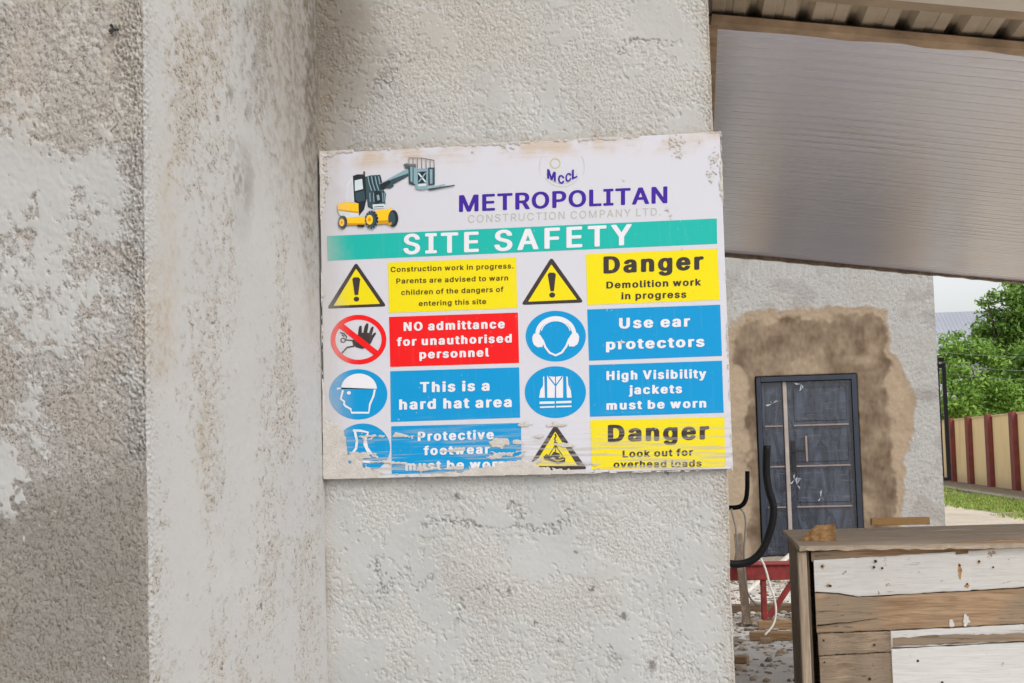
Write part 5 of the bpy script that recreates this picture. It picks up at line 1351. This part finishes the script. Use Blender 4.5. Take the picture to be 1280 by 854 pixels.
# ------------------------------------------------------------------ lane, verge, boundary wall, trees, far roof
def lane():
    XF = 9.4
    cream = NT('boundary_cream'); p = cream.pos()
    n1 = cream.noise(cream.mapping(p, (1, 1.2, .5)), 1.2, 7, .6)
    sx = cream.n('SeparateXYZ'); cream.l(p, sx.inputs[0])
    c = cream.mix(cream.step(n1, .45, .75), lin('f3d6a2'), lin('e6c593'))
    lowd = cream.math('SUBTRACT', 1.0, cream.step(cream.math('ADD', sx.outputs[2], cream.math('MULTIPLY', n1, .5)), .25, .75))
    c = cream.mix(cream.math('MULTIPLY', lowd, .5), c, lin('a58f73'))
    cream.col(c); cream.rgh(.9)
    maroon = simple('pilaster_maroon', lin('83433c'), .85, .15, 3)
    root = empty('boundary_wall', (XF, 50, 0), 'cream boundary wall with maroon pilasters along the lane', 'boundary wall')
    b_ = MB(); b_.box(XF, XF+.2, 22, 90, 0, 2.28); b_.build('panel_wall', cream.m, root)
    ys = [atx(x, 560, XF-.1).y for x in (1189.5, 1211, 1236, 1267)]
    st = (ys[0]-ys[3])/3
    k = -6
    yy = ys[3]
    posts = sorted(ys + [ys[3]-st*i for i in range(1, 6)] + [ys[0]+st*i for i in range(1, 7)])
    for y in posts:
        b_ = MB(); b_.box(XF-.16, XF-.001, y-.28, y+.28, 0, 2.36, .01, 1); b_.build('pilaster', maroon, root)
    b_ = MB(); b_.box(XF-.03, XF+.23, 22, 90, 2.282, 2.34); b_.build('coping', simple('coping_cream', lin('d8bf97'), .9, .1, 2), root)
    # drain edge: two low concrete kerbs
    km = simple('kerb_concrete', lin('8b8378'), .95, .4, 3, bump=.6, bd=.03)
    a1, a2 = atz(1183, 611), atz(1285, 628)
    d = (a2-a1).normalized()
    for off, hh in ((0, .07),):
        b_ = MB(); b_.bar(a1-d*14+Vector((off, 0, hh/2)), a2+d*14+Vector((off, 0, hh/2)), .34, hh)
        tag(b_.build('kerb', km), kind='structure')
    # sandy lane sheet
    lm = NT('lane_sand'); p = lm.pos(); n1 = lm.noise(p, .8, 8, .6); n2 = lm.noise(p, 9, 6, .6)
    c = lm.ramp(n1, (.35, lin('b3a594')), (.65, lin('c9bcaa'))); c = lm.mix(1.0, c, lm.ramp(n2, (.3, g(.82)), (.6, g(1.0))), 'MULTIPLY')
    lm.col(c); lm.rgh(.95)
    e1, e2 = atz(1183, 632), atz(1285, 650)
    b_ = MB(); dd = (e2-e1).normalized()
    b_.poly([e1+dd*40+Vector((.2, 0, .004)), e1-dd*60+Vector((.2, 0, .004)), e1-dd*60+Vector((-5.5, 0, .004)), e1+dd*40+Vector((-5.5, 0, .004))])
    tag(b_.build('lane', lm.m), kind='structure')
    # grass verge
    gm = NT('grass'); rnd = gm.n('NewGeometry').outputs['Random Per Island']
    gm.col(gm.ramp(rnd, (0, lin('5c7a2c')), (.5, lin('7f9a3c')), (.85, lin('a3ad55')), (1, lin('b5a468')))); gm.rgh(.7)
    r = random.Random(21); vs, fs = [], []
    for i in range(26000):
        yy = r.uniform(26, 60); 
        t = (yy-e1.y)/(e2.y-e1.y); xl = e1.x+(e2.x-e1.x)*t; t2 = (yy-a1.y)/(a2.y-a1.y); xh = a1.x+(a2.x-a1.x)*t2-.1
        u = r.random()
        x = xl+(xh-xl)*u + r.gauss(0, .12)
        if math.sin(x*2.1+yy*.9)+math.sin(yy*.37+x) < -1.2: continue
        hgt = r.uniform(.04, .12)*(.6+.5*u); a = r.uniform(0, 6.28); lw = .018
        k0 = len(vs); lx, ly = r.uniform(-.06, .06), r.uniform(-.06, .06)
        vs += [(x-lw*math.cos(a), yy-lw*math.sin(a), 0), (x+lw*math.cos(a), yy+lw*math.sin(a), 0), (x+lx, yy+ly, hgt)]
        fs.append((k0, k0+1, k0+2))
    me = bpy.data.meshes.new('grass'); me.from_pydata(vs, [], fs); me.materials.append(gm.m)
    tag(link(bpy.data.objects.new('grass', me)), 'sunlit green grass on the verge along the lane', 'grass', kind='stuff')
    # turf under the blades
    tm = NT('verge_soil'); p = tm.pos(); tm.col(tm.mix(tm.step(tm.noise(p, 1.3, 7, .65), .42, .6), lin('6f7a3a'), lin('948a68'))); tm.rgh(.95)
    b_ = MB(); b_.poly([e1+dd*40+Vector((.1, 0, .008)), Vector((9.4, 20, .008)), Vector((9.4, 90, .008)), e1-dd*60+Vector((.1, 0, .008))])
    tag(b_.build('verge', tm.m), kind='structure')
    # bare leaf-strewn soil between the kerb and the boundary wall
    sm_ = NT('litter_soil'); p = sm_.pos(); n_ = sm_.noise(p, 4, 8, .7)
    sm_.col(sm_.ramp(n_, (.35, lin('5f5648')), (.55, lin('8a7c66')), (.7, lin('a8946f')))); sm_.rgh(.95); sm_.bump(n_, .8, .05)
    b_ = MB(); b_.poly([a1-d*20+Vector((.1, 0, .012)), a2+d*20+Vector((.1, 0, .012)), Vector((9.42, (a2+d*20).y, .012)), Vector((9.42, (a1-d*20).y, .012))])
    tag(b_.build('soil_strip', sm_.m), kind='structure')
lane()

def leaf_mat(name, a, b_, c_):
    m = NT(name); rnd = m.n('NewGeometry').outputs['Random Per Island']
    m.col(m.ramp(rnd, (0, a), (.5, b_), (1, c_))); m.rgh(.5)
    m.b.inputs['Specular IOR Level'].default_value = .3
    try:
        m.b.inputs['Transmission Weight'].default_value = 0
    except KeyError: pass
    tr = m.n('BsdfTranslucent'); mx = m.n('MixShader'); mx.inputs[0].default_value = .38
    m.l(m.ramp(rnd, (0, b_), (1, c_)), tr.inputs[0]); m.l(m.b.outputs[0], mx.inputs[1]); m.l(tr.outputs[0], mx.inputs[2])
    m.l(mx.outputs[0], m.t.nodes['Material Output'].inputs[0])
    return m.m
LEAF = leaf_mat('leaf_green', (.07, .14, .024, 1), (.15, .28, .05, 1), (.27, .42, .09, 1))
LEAF2 = leaf_mat('leaf_fresh', (.08, .165, .025, 1), (.175, .32, .05, 1), (.30, .46, .09, 1))
BARK = simple('bark', lin('5d5040'), .95, .3, 5, bump=.6, bd=.03)
def tree(base, H, lobes, n_clump, per, lab, leaf, seed, size=.125):
    r = np.random.default_rng(seed); rr = random.Random(seed)
    root = empty('tree', base, lab, 'tree', 'trees behind the boundary wall')
    bx = Vector(base)
    b_ = MB()
    tops = [bx+Vector(l[0])*1.0 for l in lobes]
    tr_top = bx+Vector((.1, .1, H*.42))
    b_.tube([bx, bx+Vector((.05, 0, H*.2)), tr_top], [.26, .21, .16], 9)
    for tp in tops:
        mid = tr_top.lerp(tp, .5)+Vector((rr.uniform(-.3, .3), rr.uniform(-.3, .3), .2))
        b_.tube([tr_top, mid, tp], [.12, .07, .025], 7)
    b_.build('trunk', BARK, root)
    V = []
    for c0, rad in lobes:
        nc = int(n_clump*(rad[0]*rad[2])/4)
        for k in range(nc):
            d = r.standard_normal(3); d /= np.linalg.norm(d)
            q = np.array(c0)+d*np.array(rad)*r.uniform(.55, 1.05)**.6
            cs = r.uniform(.22, .55)
            m_ = int(per*cs/.38)
            pts = q + r.standard_normal((m_, 3))*np.array([cs, cs, cs*.55])*.62
            V.append(pts)
    C = np.concatenate(V); n = len(C)
    a = r.standard_normal((n, 3)); a /= np.linalg.norm(a, axis=1)[:, None]
    nrm = r.standard_normal((n, 3))+np.array([0, -.25, .9]); nrm /= np.linalg.norm(nrm, axis=1)[:, None]
    a = np.cross(a, nrm); a /= np.linalg.norm(a, axis=1)[:, None]; b2 = np.cross(nrm, a)
    sz = size*r.uniform(.6, 1.3, (n, 1))
    quad = np.stack([C-a*sz, C-b2*sz*.42+nrm*sz*.1, C+a*sz, C+b2*sz*.42+nrm*sz*.1], 1).reshape(-1, 3)
    me = bpy.data.meshes.new('crown')
    me.from_pydata(quad.tolist(), [], np.arange(n*4).reshape(n, 4).tolist())
    me.materials.append(leaf)
    link(bpy.data.objects.new('crown', me), root)
def trees():
    def px(x, y, Y): return at(x, y, Y)
    Y = 62
    def T(Yb, basex, lob, H, *a):
        bp = at(basex, 560, Yb); base = (bp.x, Yb, 0)
        L = []
        for (x, y, rx, rz) in lob:
            c = at(x, y, Yb); s_ = Yb/F
            L.append(((c.x-base[0], random.Random(x).uniform(-1.2, 1.2), c.z), (rx*s_, rx*s_*.9, rz*s_)))
        tree(base, H, L, *a)
    T(66, 1262, [(1262, 385, 30, 26), (1285, 372, 34, 26), (1300, 430, 52, 50), (1255, 428, 34, 36), (1228, 372, 10, 10), (1285, 490, 60, 45)], 10.5, 70, 110, 'tall dense green tree crown cut by the right edge', LEAF, 3)
    T(60, 1215, [(1205, 432, 24, 22), (1216, 462, 36, 34), (1196, 490, 22, 32), (1236, 500, 40, 34), (1188, 458, 10, 18), (1218, 520, 46, 24)], 7.0, 72, 110, 'fresh green bushy tree lowest and nearest the far building', LEAF2, 5, .11)
    T(61, 1330, [(1300, 470, 40, 40), (1340, 460, 60, 60), (1290, 505, 44, 26)], 7.5, 60, 90, 'broad green tree behind the wall at the far right', LEAF, 9)
trees()

def far_roof():
    Y = 95
    a, b2 = at(1150, 392, Y), at(1262, 389, Y)
    root = empty('far_hall', (a.x, Y, 0), 'far hall with plain grey sheet roof rising behind the trees', 'building')
    z1 = a.z; z0 = at(1180, 448, Y).z
    rm = NT('far_roof_sheet'); p = rm.pos()
    wv = rm.n('TexWave'); wv.inputs['Scale'].default_value = 1.3; rm.l(p, wv.inputs['Vector'])
    rm.col(rm.mix(rm.step(rm.noise(p, .3, 5), .4, .7), lin('8e919a'), lin('a0a2aa'))); rm.rgh(.5); rm.bump(wv.outputs[1], .3, .05)
    b_ = MB(); x0, x1 = a.x-14, b2.x+12
    b_.hull8([(x0, Y-6, z0), (x1, Y-6, z0), (x1, Y+6, z0), (x0, Y+6, z0), (x0, Y-.2, z1), (x1, Y-.2, z1), (x1, Y+.2, z1), (x0, Y+.2, z1)])
    b_.build('roof', rm.m, root)
    b_ = MB(); b_.box(x0+.4, x1-.4, Y-5.5, Y+5.5, 0, z0-.01); b_.build('wall', simple('far_wall_grey', lin('a5a6ab'), .9, .08, 1), root)
    b_ = MB(); b_.box(x0, x1, Y-6.12, Y-6.0, z0-.25, z0+.02); b_.build('gutter', simple('far_gutter', lin('c9cacd'), .6), root)
far_roof()

def overhead():
    m = simple('wire_grey', lin('6f7470'), .7)
    for lab, y0, y1 in (('thin overhead wire highest of the three in front of the trees', 437, 438), ('thin overhead wire in the middle of the three before the trees', 452, 457), ('thin overhead wire lowest of the three in front of the trees', 463, 468)):
        Y = 45
        pa, pb = at(1140, y0-1, Y), at(1420, y1+2, Y+2)
        pts = [pa.lerp(pb, t/16)-Vector((0, 0, .35*math.sin(math.pi*t/16)*.6)) for t in range(17)]
        b_ = MB(); b_.tube(pts, .0055, 6)
        o = b_.build('overhead_wire', m, loc=pa); tag(o, lab, 'wire', 'overhead wires')
overhead()
